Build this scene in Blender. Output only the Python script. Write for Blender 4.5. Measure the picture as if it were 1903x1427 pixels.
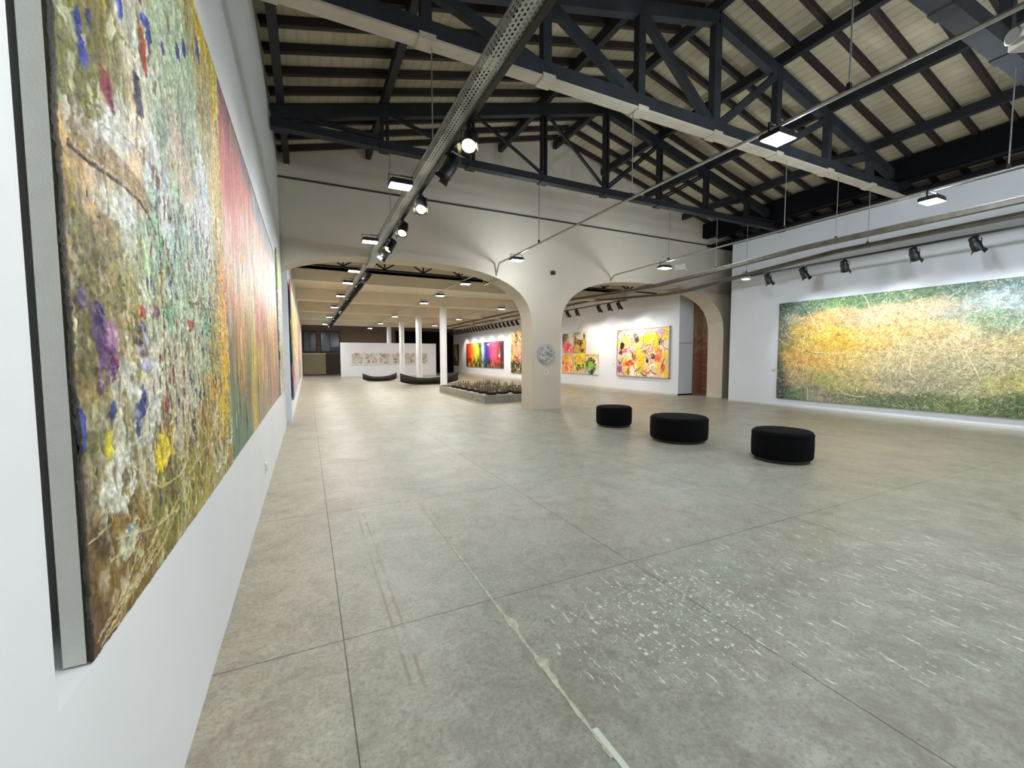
import bpy, bmesh, math, random
import numpy as np
from mathutils import Vector, Matrix

for o in list(bpy.data.objects):
    bpy.data.objects.remove(o, do_unlink=True)
SC = bpy.context.scene
COL = SC.collection
R = math.radians

# ------------------------------------------------------------------ camera
CAM_H = 1.5
FPX = 785.0
CX, CY = 951.5, 713.5
vy = np.array([571 - CX, -(664 - CY), -FPX]); vx = np.array([2580 - CX, -(660 - CY), -FPX])
aY = vy / np.linalg.norm(vy); aX = vx - aY * (vx @ aY); aX /= np.linalg.norm(aX); aZ = np.cross(aX, aY)
ROT = np.array([aX, aY, aZ])            # camera axes -> world axes
cd = bpy.data.cameras.new('camera'); cam = bpy.data.objects.new('camera', cd); COL.objects.link(cam)
cd.sensor_width = 36.0; cd.lens = FPX / 1903.0 * 36.0; cd.clip_start = 0.02; cd.clip_end = 200
m4 = Matrix.Identity(4)
for i in range(3):
    for j in range(3): m4[i][j] = ROT[i][j]
m4.translation = (0, 0, CAM_H)
cam.matrix_world = m4
SC.camera = cam

# ------------------------------------------------------------------ world, exposure
w = bpy.data.worlds.new('world'); SC.world = w; w.use_nodes = True
w.node_tree.nodes['Background'].inputs[0].default_value = (0.55, 0.62, 0.75, 1)
w.node_tree.nodes['Background'].inputs[1].default_value = 0.05
SC.view_settings.view_transform = 'Standard'; SC.view_settings.look = 'None'
SC.view_settings.exposure = 0.08; SC.view_settings.gamma = 1.0
SC.view_settings.use_curve_mapping = False
FLOOD_W = 95.0      # LED floods on the pipes
SPOT_W = 130.0       # track spots
COOL = (0.84, 0.93, 1.0); WARM = (1.0, 0.87, 0.72)

# ------------------------------------------------------------------ helpers
def srgb(r, g, b):
    f = lambda c: (c/255/12.92) if c/255 <= 0.04045 else ((c/255+0.055)/1.055)**2.4
    return (f(r), f(g), f(b), 1)

def ray(px, py):
    return ROT @ np.array([px - CX, -(py - CY), -FPX])
def on_x(px, py, X):
    d = ray(px, py); t = X / d[0]; return (d[0]*t, d[1]*t, CAM_H + d[2]*t)

class MB:
    def __init__(s): s.v = []; s.f = []; s.sm = []
    def add(s, vs, fs, smooth=False):
        n = len(s.v); s.v += [tuple(p) for p in vs]; s.f += [tuple(i+n for i in f) for f in fs]; s.sm += [smooth]*len(fs); return s
    def box(s, x0, x1, y0, y1, z0, z1):
        x0, x1 = min(x0, x1), max(x0, x1); y0, y1 = min(y0, y1), max(y0, y1); z0, z1 = min(z0, z1), max(z0, z1)
        v = [(x, y, z) for z in (z0, z1) for y in (y0, y1) for x in (x0, x1)]
        return s.add(v, [(0,2,3,1), (4,5,7,6), (0,1,5,4), (2,6,7,3), (0,4,6,2), (1,3,7,5)])
    def bar(s, a, b, w, h, up=(0,0,1)):
        a = Vector(a); b = Vector(b); d = (b-a).normalized(); u = Vector(up)
        if abs(d.dot(u)) > .99: u = Vector((0,1,0))
        sx = d.cross(u).normalized(); uu = sx.cross(d).normalized()
        v = [p + sx*i*w/2 + uu*j*h/2 for p in (a, b) for j in (-1, 1) for i in (-1, 1)]
        return s.add(v, [(0,1,3,2), (4,6,7,5), (0,4,5,1), (2,3,7,6), (0,2,6,4), (1,5,7,3)])
    def tube(s, pts, r, n=10, cap=True):
        pts = [Vector(p) for p in pts]; rs = r if isinstance(r, (list, tuple)) else [r]*len(pts)
        vs = []; fs = []; prev = None
        for k, p in enumerate(pts):
            d = ((pts[min(k+1, len(pts)-1)] - pts[max(k-1, 0)])).normalized()
            if prev is None:
                u = Vector((0,0,1)) if abs(d.z) < .95 else Vector((1,0,0)); sx = d.cross(u).normalized()
            else: sx = (prev - d*prev.dot(d)).normalized()
            prev = sx; uu = sx.cross(d)
            for i in range(n):
                a = 2*math.pi*i/n; vs.append(p + (sx*math.cos(a) + uu*math.sin(a))*rs[k])
        for k in range(len(pts)-1):
            for i in range(n):
                j = (i+1) % n; fs.append((k*n+i, k*n+j, (k+1)*n+j, (k+1)*n+i))
        s.add(vs, fs, True)
        if cap:
            s.add([vs[i] for i in range(n)], [tuple(range(n))][::-1]); s.add([vs[-n+i] for i in range(n)], [tuple(reversed(range(n)))])
        return s
    def lathe(s, prof, c=(0,0,0), n=24, axis='z', caps=True):
        vs = []; fs = []
        for r, z in prof:
            for i in range(n):
                a = 2*math.pi*i/n; x, y = r*math.cos(a), r*math.sin(a)
                p = {'z': (x, y, z), 'y': (x, z, y), 'x': (z, x, y)}[axis]
                vs.append((p[0]+c[0], p[1]+c[1], p[2]+c[2]))
        for k in range(len(prof)-1):
            for i in range(n):
                j = (i+1) % n; fs.append((k*n+i, k*n+j, (k+1)*n+j, (k+1)*n+i))
        s.add(vs, fs, True)
        if caps:
            if prof[0][0] > 1e-4: s.add([vs[i] for i in range(n)], [tuple(reversed(range(n)))])
            if prof[-1][0] > 1e-4: s.add([vs[-n+i] for i in range(n)], [tuple(range(n))])
        return s
    def xf(s, M):
        s.v = [tuple(M @ Vector(p)) for p in s.v]; return s
    def build(s, name, mat, parent=None, loc=None, fix=True, bevel=0):
        me = bpy.data.meshes.new(name); me.from_pydata(s.v, [], s.f); me.update()
        if mat: me.materials.append(mat)
        me.polygons.foreach_set('use_smooth', s.sm)
        o = bpy.data.objects.new(name, me); COL.objects.link(o)
        if fix:
            bm = bmesh.new(); bm.from_mesh(me); bmesh.ops.recalc_face_normals(bm, faces=bm.faces); bm.to_mesh(me); bm.free()
        if bevel:
            b = o.modifiers.new('bevel', 'BEVEL'); b.width = bevel; b.segments = 2; b.limit_method = 'ANGLE'
        if parent: o.parent = parent
        if loc: o.location = loc
        return o

def tag(o, label=None, cat=None, group=None, kind=None):
    if label: o['label'] = label
    if cat: o['category'] = cat
    if group: o['group'] = group
    if kind: o['kind'] = kind
    return o
def empty(name, loc=(0,0,0), rz=0, label=None, cat=None, group=None):
    o = bpy.data.objects.new(name, None); COL.objects.link(o); o.location = loc; o.rotation_euler = (0,0,rz)
    o.empty_display_size = .1
    return tag(o, label, cat, group)
def children(o): return [c for c in bpy.data.objects if c.parent == o]
def copy_tree(o, parent=None):
    c = o.copy(); COL.objects.link(c)
    if parent: c.parent = parent
    for ch in children(o): copy_tree(ch, c)
    return c
ORD = ['first','second','third','fourth','fifth','sixth','seventh','eighth','ninth','tenth','eleventh','twelfth',
       'thirteenth','fourteenth','fifteenth','sixteenth','seventeenth','eighteenth','nineteenth','twentieth',
       'twenty-first','twenty-second','twenty-third','twenty-fourth']

# ------------------------------------------------------------------ materials
def nmat(name):
    m = bpy.data.materials.new(name); m.use_nodes = True
    nt = m.node_tree; b = nt.nodes['Principled BSDF']; return m, nt, b
def N(nt, t, **kw):
    n = nt.nodes.new(t)
    for k, v in kw.items():
        if k in n.inputs: n.inputs[k].default_value = v
        else: setattr(n, k, v)
    return n
def mat(name, col, rough=.6, metal=0, var=.08, scale=6, bump=.0, bscale=60, spec=.5, col2=None, coord='Object', detail=4):
    m, nt, b = nmat(name); L = nt.links
    tc = N(nt, 'ShaderNodeTexCoord'); nz = N(nt, 'ShaderNodeTexNoise'); nz.inputs['Scale'].default_value = scale; nz.inputs['Detail'].default_value = detail
    L.new(tc.outputs[coord], nz.inputs['Vector'])
    mx = N(nt, 'ShaderNodeMix', data_type='RGBA')
    c = srgb(*col); c2 = srgb(*col2) if col2 else tuple([max(0, min(1, x*(1-var*2))) for x in c[:3]] + [1])
    rp = N(nt, 'ShaderNodeMapRange'); rp.inputs[1].default_value = .35; rp.inputs[2].default_value = .7
    L.new(nz.outputs['Fac'], rp.inputs[0]); L.new(rp.outputs[0], mx.inputs['Factor'])
    mx.inputs['A'].default_value = c; mx.inputs['B'].default_value = c2
    L.new(mx.outputs['Result'], b.inputs['Base Color'])
    b.inputs['Roughness'].default_value = rough; b.inputs['Metallic'].default_value = metal
    b.inputs['Specular IOR Level'].default_value = spec
    if bump:
        n2 = N(nt, 'ShaderNodeTexNoise'); n2.inputs['Scale'].default_value = bscale; n2.inputs['Detail'].default_value = 3
        L.new(tc.outputs[coord], n2.inputs['Vector'])
        bp = N(nt, 'ShaderNodeBump'); bp.inputs['Strength'].default_value = bump; bp.inputs['Distance'].default_value = .01
        L.new(n2.outputs['Fac'], bp.inputs['Height']); L.new(bp.outputs[0], b.inputs['Normal'])
    return m
def emis(name, col, strength):
    m, nt, b = nmat(name)
    b.inputs['Base Color'].default_value = col; b.inputs['Emission Color'].default_value = col; b.inputs['Emission Strength'].default_value = strength
    return m
M = {}
M['white'] = mat('white_paint', (222,226,232), .85, var=.02, scale=1.2, bump=.05, bscale=40, spec=.2)
M['plaster'] = mat('old_white_plaster', (204,194,178), .9, var=.05, scale=.9, bump=.12, bscale=9, spec=.2)
M['graywall'] = mat('grey_white_plaster', (214,216,217), .88, var=.03, scale=1.0, bump=.1, bscale=12, spec=.2)
M['grey_board'] = mat('grey_board', (205,206,198), .8, var=.03, scale=20, bump=.1, bscale=250)
M['ceil'] = mat('cream_slab', (222,212,192), .9, var=.05, scale=.7, spec=.2)
M['timber'] = mat('dark_timber', (26,27,33), .65, var=.25, scale=3, bump=.15, bscale=30)
M['timber_front'] = mat('old_grey_painted_timber', (42,46,52), .7, var=.22, scale=2.2, bump=.2, bscale=25, col2=(24,27,32))
M['pale_plate'] = mat('pale_truss_plate', (196,188,172), .7, var=.1, scale=3, bump=.1, bscale=30)
M['rafter'] = mat('brown_rafter', (40,27,25), .7, var=.2, scale=4)
M['steel_dark'] = mat('dark_steel', (34,32,36), .5, metal=.3, var=.1)
M['black_void'] = mat('matte_black', (16,16,20), .9, var=.1, spec=.1)
M['galv'] = mat('galvanised_steel', (176,178,174), .38, metal=.75, var=.1, scale=14)
M['black_metal'] = mat('black_metal', (18,18,20), .4, var=.1, scale=20)
M['black_fabric'] = mat('black_upholstery', (6,6,9), .85, var=.2, scale=30, bump=.2, bscale=400, spec=.12)
M['canoe'] = mat('dark_canoe_wood', (26,24,22), .5, var=.3, scale=4, bump=.2, bscale=30)
M['canoe_in'] = mat('canoe_inside', (92,84,60), .7, var=.3, scale=5)
M['plinth'] = mat('raw_concrete_plinth', (150,150,140), .8, var=.12, scale=3, bump=.15, bscale=40)
M['moss'] = mat('green_moss', (88,100,52), .95, var=.3, scale=30, bump=.8, bscale=60)
M['lens_warm'] = emis('warm_lens', (1.0, .86, .5, 1), 9)
M['lens_cool'] = emis('cool_led', (.92, .97, 1, 1), 60)
M['white_metal'] = mat('white_metal', (215,212,205), .5, var=.03)
M['glass_blue'] = mat('night_window_glass', (70,84,98), .15, var=.2, scale=1, spec=.6)
M['olive_panel'] = mat('olive_counter_panel', (150,142,112), .6, var=.06, scale=3)
M['brown_wall'] = mat('brown_back_wall', (128,110,98), .9, var=.08)
M['dark_brown'] = mat('dark_brown_frame', (62,52,46), .7, var=.1)
M['paper'] = mat('paper_card', (222,220,214), .7, var=.02)
M['silver'] = mat('silver_frame', (190,190,186), .35, metal=.6, var=.05)

def perforated():
    m, nt, b = nmat('perforated_galvanised_tray'); L = nt.links
    tc = N(nt, 'ShaderNodeTexCoord'); sp = N(nt, 'ShaderNodeSeparateXYZ'); L.new(tc.outputs['Object'], sp.inputs[0])
    def math_(op, a, b_=None):
        n = N(nt, 'ShaderNodeMath', operation=op)
        for i, x in enumerate((a, b_)):
            if x is None: continue
            if isinstance(x, (int, float)): n.inputs[i].default_value = x
            else: L.new(x, n.inputs[i])
        return n.outputs[0]
    # slots: staggered rows across (x+z) and along y
    u = math_('MULTIPLY', math_('ADD', sp.outputs[0], sp.outputs[2]), 1/.031)
    row = math_('FLOOR', u); fu = math_('ABSOLUTE', math_('SUBTRACT', math_('SUBTRACT', u, row), .5))
    v = math_('ADD', math_('MULTIPLY', sp.outputs[1], 1/.05), math_('MULTIPLY', row, .5))
    fv = math_('ABSOLUTE', math_('SUBTRACT', math_('FRACT', v), .5))
    hole = math_('MULTIPLY', math_('LESS_THAN', fu, .24), math_('LESS_THAN', fv, .27))
    b.inputs['Base Color'].default_value = srgb(186,190,184); b.inputs['Metallic'].default_value = .6; b.inputs['Roughness'].default_value = .4
    L.new(math_('SUBTRACT', 1, hole), b.inputs['Alpha'])
    return m
M['perf'] = perforated()
M['tray_dull'] = mat('dull_tray_metal', (104,101,90), .55, metal=.4, var=.2, scale=9)

def floor_mat():
    m, nt, b = nmat('worn_concrete_floor'); L = nt.links
    tc = N(nt, 'ShaderNodeTexCoord'); P = tc.outputs['Object']; sp = N(nt, 'ShaderNodeSeparateXYZ'); L.new(P, sp.inputs[0])
    X, Y = sp.outputs[0], sp.outputs[1]
    def mt(op, a, b_=None, c_=None):
        n = N(nt, 'ShaderNodeMath', operation=op)
        for i, x in enumerate((a, b_, c_)):
            if x is None: continue
            if isinstance(x, (int, float)): n.inputs[i].default_value = x
            else: L.new(x, n.inputs[i])
        return n.outputs[0]
    def noise(sc, det=5, rough=.6, dist=0, vec=P):
        n = N(nt, 'ShaderNodeTexNoise'); n.inputs['Scale'].default_value = sc; n.inputs['Detail'].default_value = det
        n.inputs['Roughness'].default_value = rough; n.inputs['Distortion'].default_value = dist; L.new(vec, n.inputs['Vector']); return n.outputs['Fac']
    def rng(x, a, b_, c=0, d=1):
        n = N(nt, 'ShaderNodeMapRange'); L.new(x, n.inputs[0])
        for i, q in enumerate((a, b_, c, d)): n.inputs[i+1].default_value = q
        return n.outputs[0]
    def mixc(f, A, B, bt='MIX'):
        n = N(nt, 'ShaderNodeMix', data_type='RGBA', blend_type=bt)
        for k, x in (('Factor', f), ('A', A), ('B', B)):
            if isinstance(x, (tuple, float, int)): n.inputs[k].default_value = x
            else: L.new(x, n.inputs[k])
        return n.outputs['Result']
    big = rng(noise(.45, 3), .38, .62); mid = rng(noise(1.8, 6, .65, .6), .32, .7); fine = rng(noise(9, 8, .78, 1.2), .38, .66); vf = rng(noise(48, 8, .85), .4, .66)
    # warm near the left wall, green grey in the middle, warm again on the right
    warm = mt('MAXIMUM', rng(X, 1.1, -.5), rng(X, 3.6, 7.5))
    c = mixc(big, srgb(172,172,158), srgb(152,166,152))
    c = mixc(mt('MULTIPLY', warm, .8), c, srgb(178,162,138))
    pat = rng(noise(.9, 5, .7, 1.5), .42, .6); c = mixc(mt('MULTIPLY', pat, .5), c, srgb(166,152,130))
    pat2 = rng(noise(1.3, 7, .75, 2.0, tc.outputs['Generated']) if False else noise(2.7, 8, .78, 1.6), .5, .62); c = mixc(mt('MULTIPLY', pat2, .5), c, srgb(112,106,92))
    c = mixc(mt('MULTIPLY', mid, .5), c, srgb(130,126,112))
    c = mixc(mt('MULTIPLY', fine, .6), c, srgb(200,198,182))
    c = mixc(mt('MULTIPLY', rng(vf, .3, .9), .6), c, srgb(92,88,76))
    # darker, patchy area near the camera
    near = mt('MULTIPLY', rng(Y, 3.4, .9), .6)
    c = mixc(mt('MULTIPLY', near, rng(noise(3.2, 8, .75, 1), .35, .6)), c, srgb(110,104,90))
    # saw cuts
    def cut(v, off, per):
        t = mt('DIVIDE', mt('SUBTRACT', v, off), per); t = mt('ADD', t, .5); fr = mt('ABSOLUTE', mt('SUBTRACT', mt('FRACT', t), .5)); return mt('MULTIPLY', fr, per)
    cx_ = cut(X, .13, 1.957); cy_ = cut(Y, .28, 2.05)
    d = mt('MINIMUM', cx_, cy_)
    wob = mt('MULTIPLY', noise(8, 2), .0012)
    line = rng(mt('SUBTRACT', d, wob), .0035, .0018)
    c = mixc(mt('MULTIPLY', line, .85), c, srgb(58,52,46))
    # dried paint splashes between the second and third cut
    def ell(x0, y0, rx, ry):
        ax = mt('DIVIDE', mt('SUBTRACT', X, x0), rx); ay = mt('DIVIDE', mt('SUBTRACT', Y, y0), ry)
        return rng(mt('SQRT', mt('ADD', mt('MULTIPLY', ax, ax), mt('MULTIPLY', ay, ay))), .45, 1.0, 1, 0)
    region = mt('MAXIMUM', ell(1.95, 1.75, 1.1, .75), mt('MULTIPLY', ell(3.2, 1.5, 2.2, 1.2), .55))
    def drops(scale, thr, seedoff):
        mp = N(nt, 'ShaderNodeMapping'); mp.inputs['Location'].default_value = seedoff; L.new(P, mp.inputs['Vector'])
        vo = N(nt, 'ShaderNodeTexVoronoi'); vo.inputs['Scale'].default_value = scale; L.new(mp.outputs[0], vo.inputs['Vector'])
        s2 = N(nt, 'ShaderNodeSeparateColor'); L.new(vo.outputs['Color'], s2.inputs[0])
        size = mt('MULTIPLY', mt('SUBTRACT', mt('MULTIPLY', s2.outputs[0], region), thr), .8)
        return mt('LESS_THAN', mt('ADD', vo.outputs['Distance'], mt('MULTIPLY', noise(90, 2), .12)), size)
    dr = mt('MAXIMUM', drops(24, .47, (0, 0, 0)), drops(52, .42, (3, 7, 0)))
    mp = N(nt, 'ShaderNodeMapping'); mp.inputs['Scale'].default_value = (1, .22, 1); mp.inputs['Rotation'].default_value = (0, 0, R(-35)); L.new(P, mp.inputs['Vector'])
    sc_ = rng(noise(30, 4, .8, 0, mp.outputs[0]), .6, .62)
    dr = mt('MAXIMUM', dr, mt('MULTIPLY', sc_, mt('GREATER_THAN', region, .35)))
    c = mixc(mt('MULTIPLY', dr, .85), c, srgb(226,228,214))
    # sparse pale chips everywhere
    vo = N(nt, 'ShaderNodeTexVoronoi'); vo.inputs['Scale'].default_value = 3.1; L.new(P, vo.inputs['Vector'])
    s2 = N(nt, 'ShaderNodeSeparateColor'); L.new(vo.outputs['Color'], s2.inputs[0])
    chip = mt('LESS_THAN', mt('ADD', vo.outputs['Distance'], mt('MULTIPLY', noise(60, 2), .06)), mt('MULTIPLY', mt('SUBTRACT', s2.outputs[1], .62), .16))
    c = mixc(mt('MULTIPLY', chip, .8), c, srgb(222,218,200))
    # rusty tracks left by a former partition
    tr = mt('MINIMUM', mt('ABSOLUTE', mt('SUBTRACT', X, .44)), mt('ABSOLUTE', mt('SUBTRACT', X, .385)))
    tr = mt('MULTIPLY', rng(tr, .013, .004), mt('MULTIPLY', rng(Y, 1.5, 1.65), rng(Y, 4.3, 4.2)))
    c = mixc(mt('MULTIPLY', tr, mt('MULTIPLY', rng(noise(2.2, 4), .42, .55), .6)), c, srgb(126,108,84))
    L.new(c, b.inputs['Base Color'])
    ro = mt('ADD', .26, mt('MULTIPLY', mid, .16)); ro = mt('ADD', ro, mt('MULTIPLY', fine, .1)); L.new(ro, b.inputs['Roughness'])
    b.inputs['Specular IOR Level'].default_value = .55
    bp = N(nt, 'ShaderNodeBump'); bp.inputs['Strength'].default_value = .22; bp.inputs['Distance'].default_value = .01
    hh = mt('SUBTRACT', mt('MULTIPLY', mt('ADD', fine, noise(2.5, 3)), .5), mt('MULTIPLY', line, 1.2)); L.new(hh, bp.inputs['Height']); L.new(bp.outputs[0], b.inputs['Normal'])
    return m
M['floor'] = floor_mat()

def roof_mat():
    m, nt, b = nmat('roof_boarding'); L = nt.links
    tc = N(nt, 'ShaderNodeTexCoord'); wv = N(nt, 'ShaderNodeTexWave'); wv.bands_direction = 'X'; wv.inputs['Scale'].default_value = 2.0; wv.inputs['Distortion'].default_value = 1.2; wv.inputs['Detail'].default_value = 3
    L.new(tc.outputs['Object'], wv.inputs['Vector'])
    nz = N(nt, 'ShaderNodeTexNoise'); nz.inputs['Scale'].default_value = 1.1; nz.inputs['Detail'].default_value = 6; L.new(tc.outputs['Object'], nz.inputs['Vector'])
    mx = N(nt, 'ShaderNodeMix', data_type='RGBA'); mx.inputs['A'].default_value = srgb(178,168,142); mx.inputs['B'].default_value = srgb(122,114,98)
    mr = N(nt, 'ShaderNodeMapRange'); L.new(wv.outputs['Fac'], mr.inputs[0]); mr.inputs[1].default_value = .0; mr.inputs[2].default_value = .25; mr.inputs[3].default_value = 1; mr.inputs[4].default_value = 0
    ad = N(nt, 'ShaderNodeMath', operation='MULTIPLY_ADD'); L.new(mr.outputs[0], ad.inputs[0]); ad.inputs[1].default_value = .25; 
    m2 = N(nt, 'ShaderNodeMapRange'); L.new(nz.outputs['Fac'], m2.inputs[0]); m2.inputs[1].default_value = .4; m2.inputs[2].default_value = .7; m2.inputs[4].default_value = .6
    L.new(m2.outputs[0], ad.inputs[2]); L.new(ad.outputs[0], mx.inputs['Factor']); L.new(mx.outputs['Result'], b.inputs['Base Color'])
    b.inputs['Roughness'].default_value = .85
    return m
M['roof'] = roof_mat()

def brick_mat():
    m, nt, b = nmat('old_brick'); L = nt.links
    tc = N(nt, 'ShaderNodeTexCoord'); mp = N(nt, 'ShaderNodeMapping'); mp.inputs['Rotation'].default_value = (R(90), 0, R(20)); L.new(tc.outputs['Object'], mp.inputs['Vector'])
    br = N(nt, 'ShaderNodeTexBrick'); br.inputs['Scale'].default_value = 1; br.inputs['Brick Width'].default_value = .22; br.inputs['Row Height'].default_value = .07; br.inputs['Mortar Size'].default_value = .008
    br.inputs['Color1'].default_value = srgb(190,104,82); br.inputs['Color2'].default_value = srgb(150,84,68); br.inputs['Mortar'].default_value = srgb(196,182,158)
    L.new(mp.outputs[0], br.inputs['Vector'])
    nz = N(nt, 'ShaderNodeTexNoise'); nz.inputs['Scale'].default_value = 5; nz.inputs['Detail'].default_value = 8; L.new(tc.outputs['Object'], nz.inputs['Vector'])
    sp = N(nt, 'ShaderNodeSeparateXYZ'); L.new(tc.outputs['Object'], sp.inputs[0])
    a = N(nt, 'ShaderNodeMapRange'); L.new(sp.outputs[2], a.inputs[0]); a.inputs[1].default_value = .8; a.inputs[2].default_value = 3.2; a.inputs[3].default_value = -.25; a.inputs[4].default_value = .25
    ad = N(nt, 'ShaderNodeMath', operation='ADD'); L.new(a.outputs[0], ad.inputs[0]); L.new(nz.outputs['Fac'], ad.inputs[1])
    st = N(nt, 'ShaderNodeMapRange'); L.new(ad.outputs[0], st.inputs[0]); st.inputs[1].default_value = .45; st.inputs[2].default_value = .6
    mx = N(nt, 'ShaderNodeMix', data_type='RGBA'); L.new(st.outputs[0], mx.inputs['Factor']); L.new(br.outputs['Color'], mx.inputs['A']); mx.inputs['B'].default_value = srgb(190,168,136)
    L.new(mx.outputs['Result'], b.inputs['Base Color']); b.inputs['Roughness'].default_value = .9
    return m
M['brick'] = brick_mat()

# ------------------------------------------------------------------ paint engine (numpy): colour and relief of the canvases
def lin(a):
    a = np.clip(np.asarray(a, float)/255, 0, 1); return np.where(a <= .04045, a/12.92, ((a+.055)/1.055)**2.4)
class Paint:
    def __init__(s, W, H, seed):
        s.W, s.H = W, H; s.rg = np.random.default_rng(seed); s.c = np.zeros((H, W, 3)); s.h = np.zeros((H, W))
        s.V, s.U = np.mgrid[0:H, 0:W].astype(float); s.U /= (W-1); s.V /= (H-1)      # V = 0 at the bottom
    def noise(s, su, sv, octs=4, pers=.55):
        out = np.zeros((s.H, s.W)); a = 1; tot = 0
        for o in range(octs):
            nu, nv = max(2, int(su*2**o))+2, max(2, int(sv*2**o))+2
            g = s.rg.random((nv, nu)); x = s.U*(nu-1.001); y = s.V*(nv-1.001); xi = x.astype(int); yi = y.astype(int)
            fx = x-xi; fy = y-yi; fx = fx*fx*(3-2*fx); fy = fy*fy*(3-2*fy)
            xi1 = np.minimum(xi+1, nu-1); yi1 = np.minimum(yi+1, nv-1)
            out += a*((g[yi, xi]*(1-fx)+g[yi, xi1]*fx)*(1-fy)+(g[yi1, xi]*(1-fx)+g[yi1, xi1]*fx)*fy); tot += a; a *= pers
        return out/tot
    def field(s, pts, warp=.06, su=5, sv=5, sharp=2.0):
        wu = s.U+(s.noise(su, sv)-.5)*warp*2; wv = s.V+(s.noise(su, sv)-.5)*warp*2
        num = np.zeros((s.H, s.W, 3)); den = np.full((s.H, s.W), 1e-9)
        for u, v, ru, rv, col in pts:
            wgt = np.exp(-(((wu-u)/ru)**2+((wv-v)/rv)**2)*sharp)+1e-7; num += wgt[..., None]*np.array(col, float); den += wgt
        s.c = num/den[..., None]; return s
    def blob(s, u, v, ru, rv, col, op=1, edge=.5, ns=14, lift=.3, tilt=0):
        x0, x1 = max(0, int((u-ru*2.2)*s.W)), min(s.W, int((u+ru*2.2)*s.W)+2); y0, y1 = max(0, int((v-rv*2.2)*s.H)), min(s.H, int((v+rv*2.2)*s.H)+2)
        if x1 <= x0 or y1 <= y0: return
        U = s.U[y0:y1, x0:x1]-u; V = s.V[y0:y1, x0:x1]-v; U = U+V*tilt
        d = np.sqrt((U/ru)**2+(V/rv)**2)+(s._n(ns)[y0:y1, x0:x1]-.5)*edge*2
        k = np.clip((1-d)/.22, 0, 1)*op
        s.c[y0:y1, x0:x1] = s.c[y0:y1, x0:x1]*(1-k[..., None])+np.array(col, float)*k[..., None]; s.h[y0:y1, x0:x1] += k*lift
    def _n(s, ns):
        if not hasattr(s, 'cache'): s.cache = {}
        k = (ns, int(s.rg.integers(0, 3)))
        if k not in s.cache: s.cache[k] = s.noise(ns, ns*s.H/s.W, 4, .7)
        return s.cache[k]
    def stroke(s, pts, w, col, op=1, lift=.5):
        pts = np.array(pts, float); seg = np.linalg.norm(np.diff(pts, axis=0)*[s.W, s.H], axis=1); n = max(3, int(seg.sum()*1.3)); t = np.linspace(0, len(pts)-1.0001, n); i = t.astype(int); f = (t-i)[:, None]
        p = pts[i]*(1-f)+pts[i+1]*f; x = (p[:, 0]*s.W); y = (p[:, 1]*s.H)
        r = max(0, w/2); k = int(math.ceil(r))
        for dy in range(-k, k+1):
            for dx in range(-k, k+1):
                if dx*dx+dy*dy > r*r+.4: continue
                xi = (x+dx).astype(int); yi = (y+dy).astype(int); ok = (xi >= 0)&(xi < s.W)&(yi >= 0)&(yi < s.H); xi, yi = xi[ok], yi[ok]
                s.c[yi, xi] = s.c[yi, xi]*(1-op)+np.array(col, float)*op; s.h[yi, xi] += lift*.5
    def strokes(s, n, length, w, jit, lift=.4, op=.8, ang=None, angs=math.pi, curv=1.2, cols=None, wh=0, mask=None):
        for _ in range(n):
            u, v = s.rg.random(2)
            if mask and not mask(u, v): continue
            a = (ang if ang is not None else 0)+(s.rg.random()-.5)*2*angs; l = length*(.4+s.rg.random()); k = (s.rg.random()-.5)*2*curv
            pts = []; x, y = u, v; asp = s.W/s.H
            for q in range(9):
                pts.append((x, y)); x += math.cos(a)*l/8; y += math.sin(a)*l/8*asp; a += k/8*(1+.6*math.sin(q))
            base = s.c[min(s.H-1, int(v*s.H)), min(s.W-1, int(u*s.W))]
            if cols is not None and s.rg.random() < wh: col = np.array(cols[s.rg.integers(len(cols))], float)
            else: col = base*(1+(s.rg.random()-.5)*jit)+(s.rg.random(3)-.5)*jit*50
            s.stroke(pts, w*(.6+.8*s.rg.random()), np.clip(col, 0, 255), op, lift)
    def grain(s, amt, su=60, sv=60):
        n = s.noise(su, sv, 3, .7)-.5; s.c = np.clip(s.c*(1+n[..., None]*amt), 0, 255); s.h += n*.5
    def mesh(s, name, origin, du, dv, nrm, relief, matl, parent, thick=.0):
        """grid on origin + u*du + v*dv, pushed out along nrm by the paint relief, with turned-back rims"""
        o = np.array(origin, float); du = np.array(du, float); dv = np.array(dv, float); nr = np.array(nrm, float)
        h = s.h-s.h.mean(); h = np.clip(h, -1.5, 3)*relief
        co = o+s.U[..., None]*du+s.V[..., None]*dv+nr*h[..., None]
        co = co.reshape(-1, 3); idx = np.arange(s.W*s.H).reshape(s.H, s.W)
        q = np.stack([idx[:-1, :-1], idx[:-1, 1:], idx[1:, 1:], idx[1:, :-1]], -1).reshape(-1, 4)
        if np.dot(np.cross(du, dv), nr) < 0: q = q[:, ::-1]
        col = lin(s.c).reshape(-1, 3)
        if thick:
            ring = np.concatenate([idx[0, :-1], idx[:-1, -1], idx[-1, :0:-1], idx[:0:-1, 0]]); n0 = len(co); back = co[ring]-nr*thick
            co = np.concatenate([co, back]); col = np.concatenate([col, col[ring]*.8]); m = len(ring); k = np.arange(m); k2 = (k+1) % m
            qq = np.stack([ring[k], n0+k, n0+k2, ring[k2]], -1)
            if np.dot(np.cross(du, dv), nr) < 0: qq = qq[:, ::-1]
            q = np.concatenate([q, qq])
        me = bpy.data.meshes.new(name); me.vertices.add(len(co)); me.vertices.foreach_set('co', co.astype(np.float32).ravel())
        me.loops.add(q.size); me.loops.foreach_set('vertex_index', q.astype(np.int32).ravel())
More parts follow.
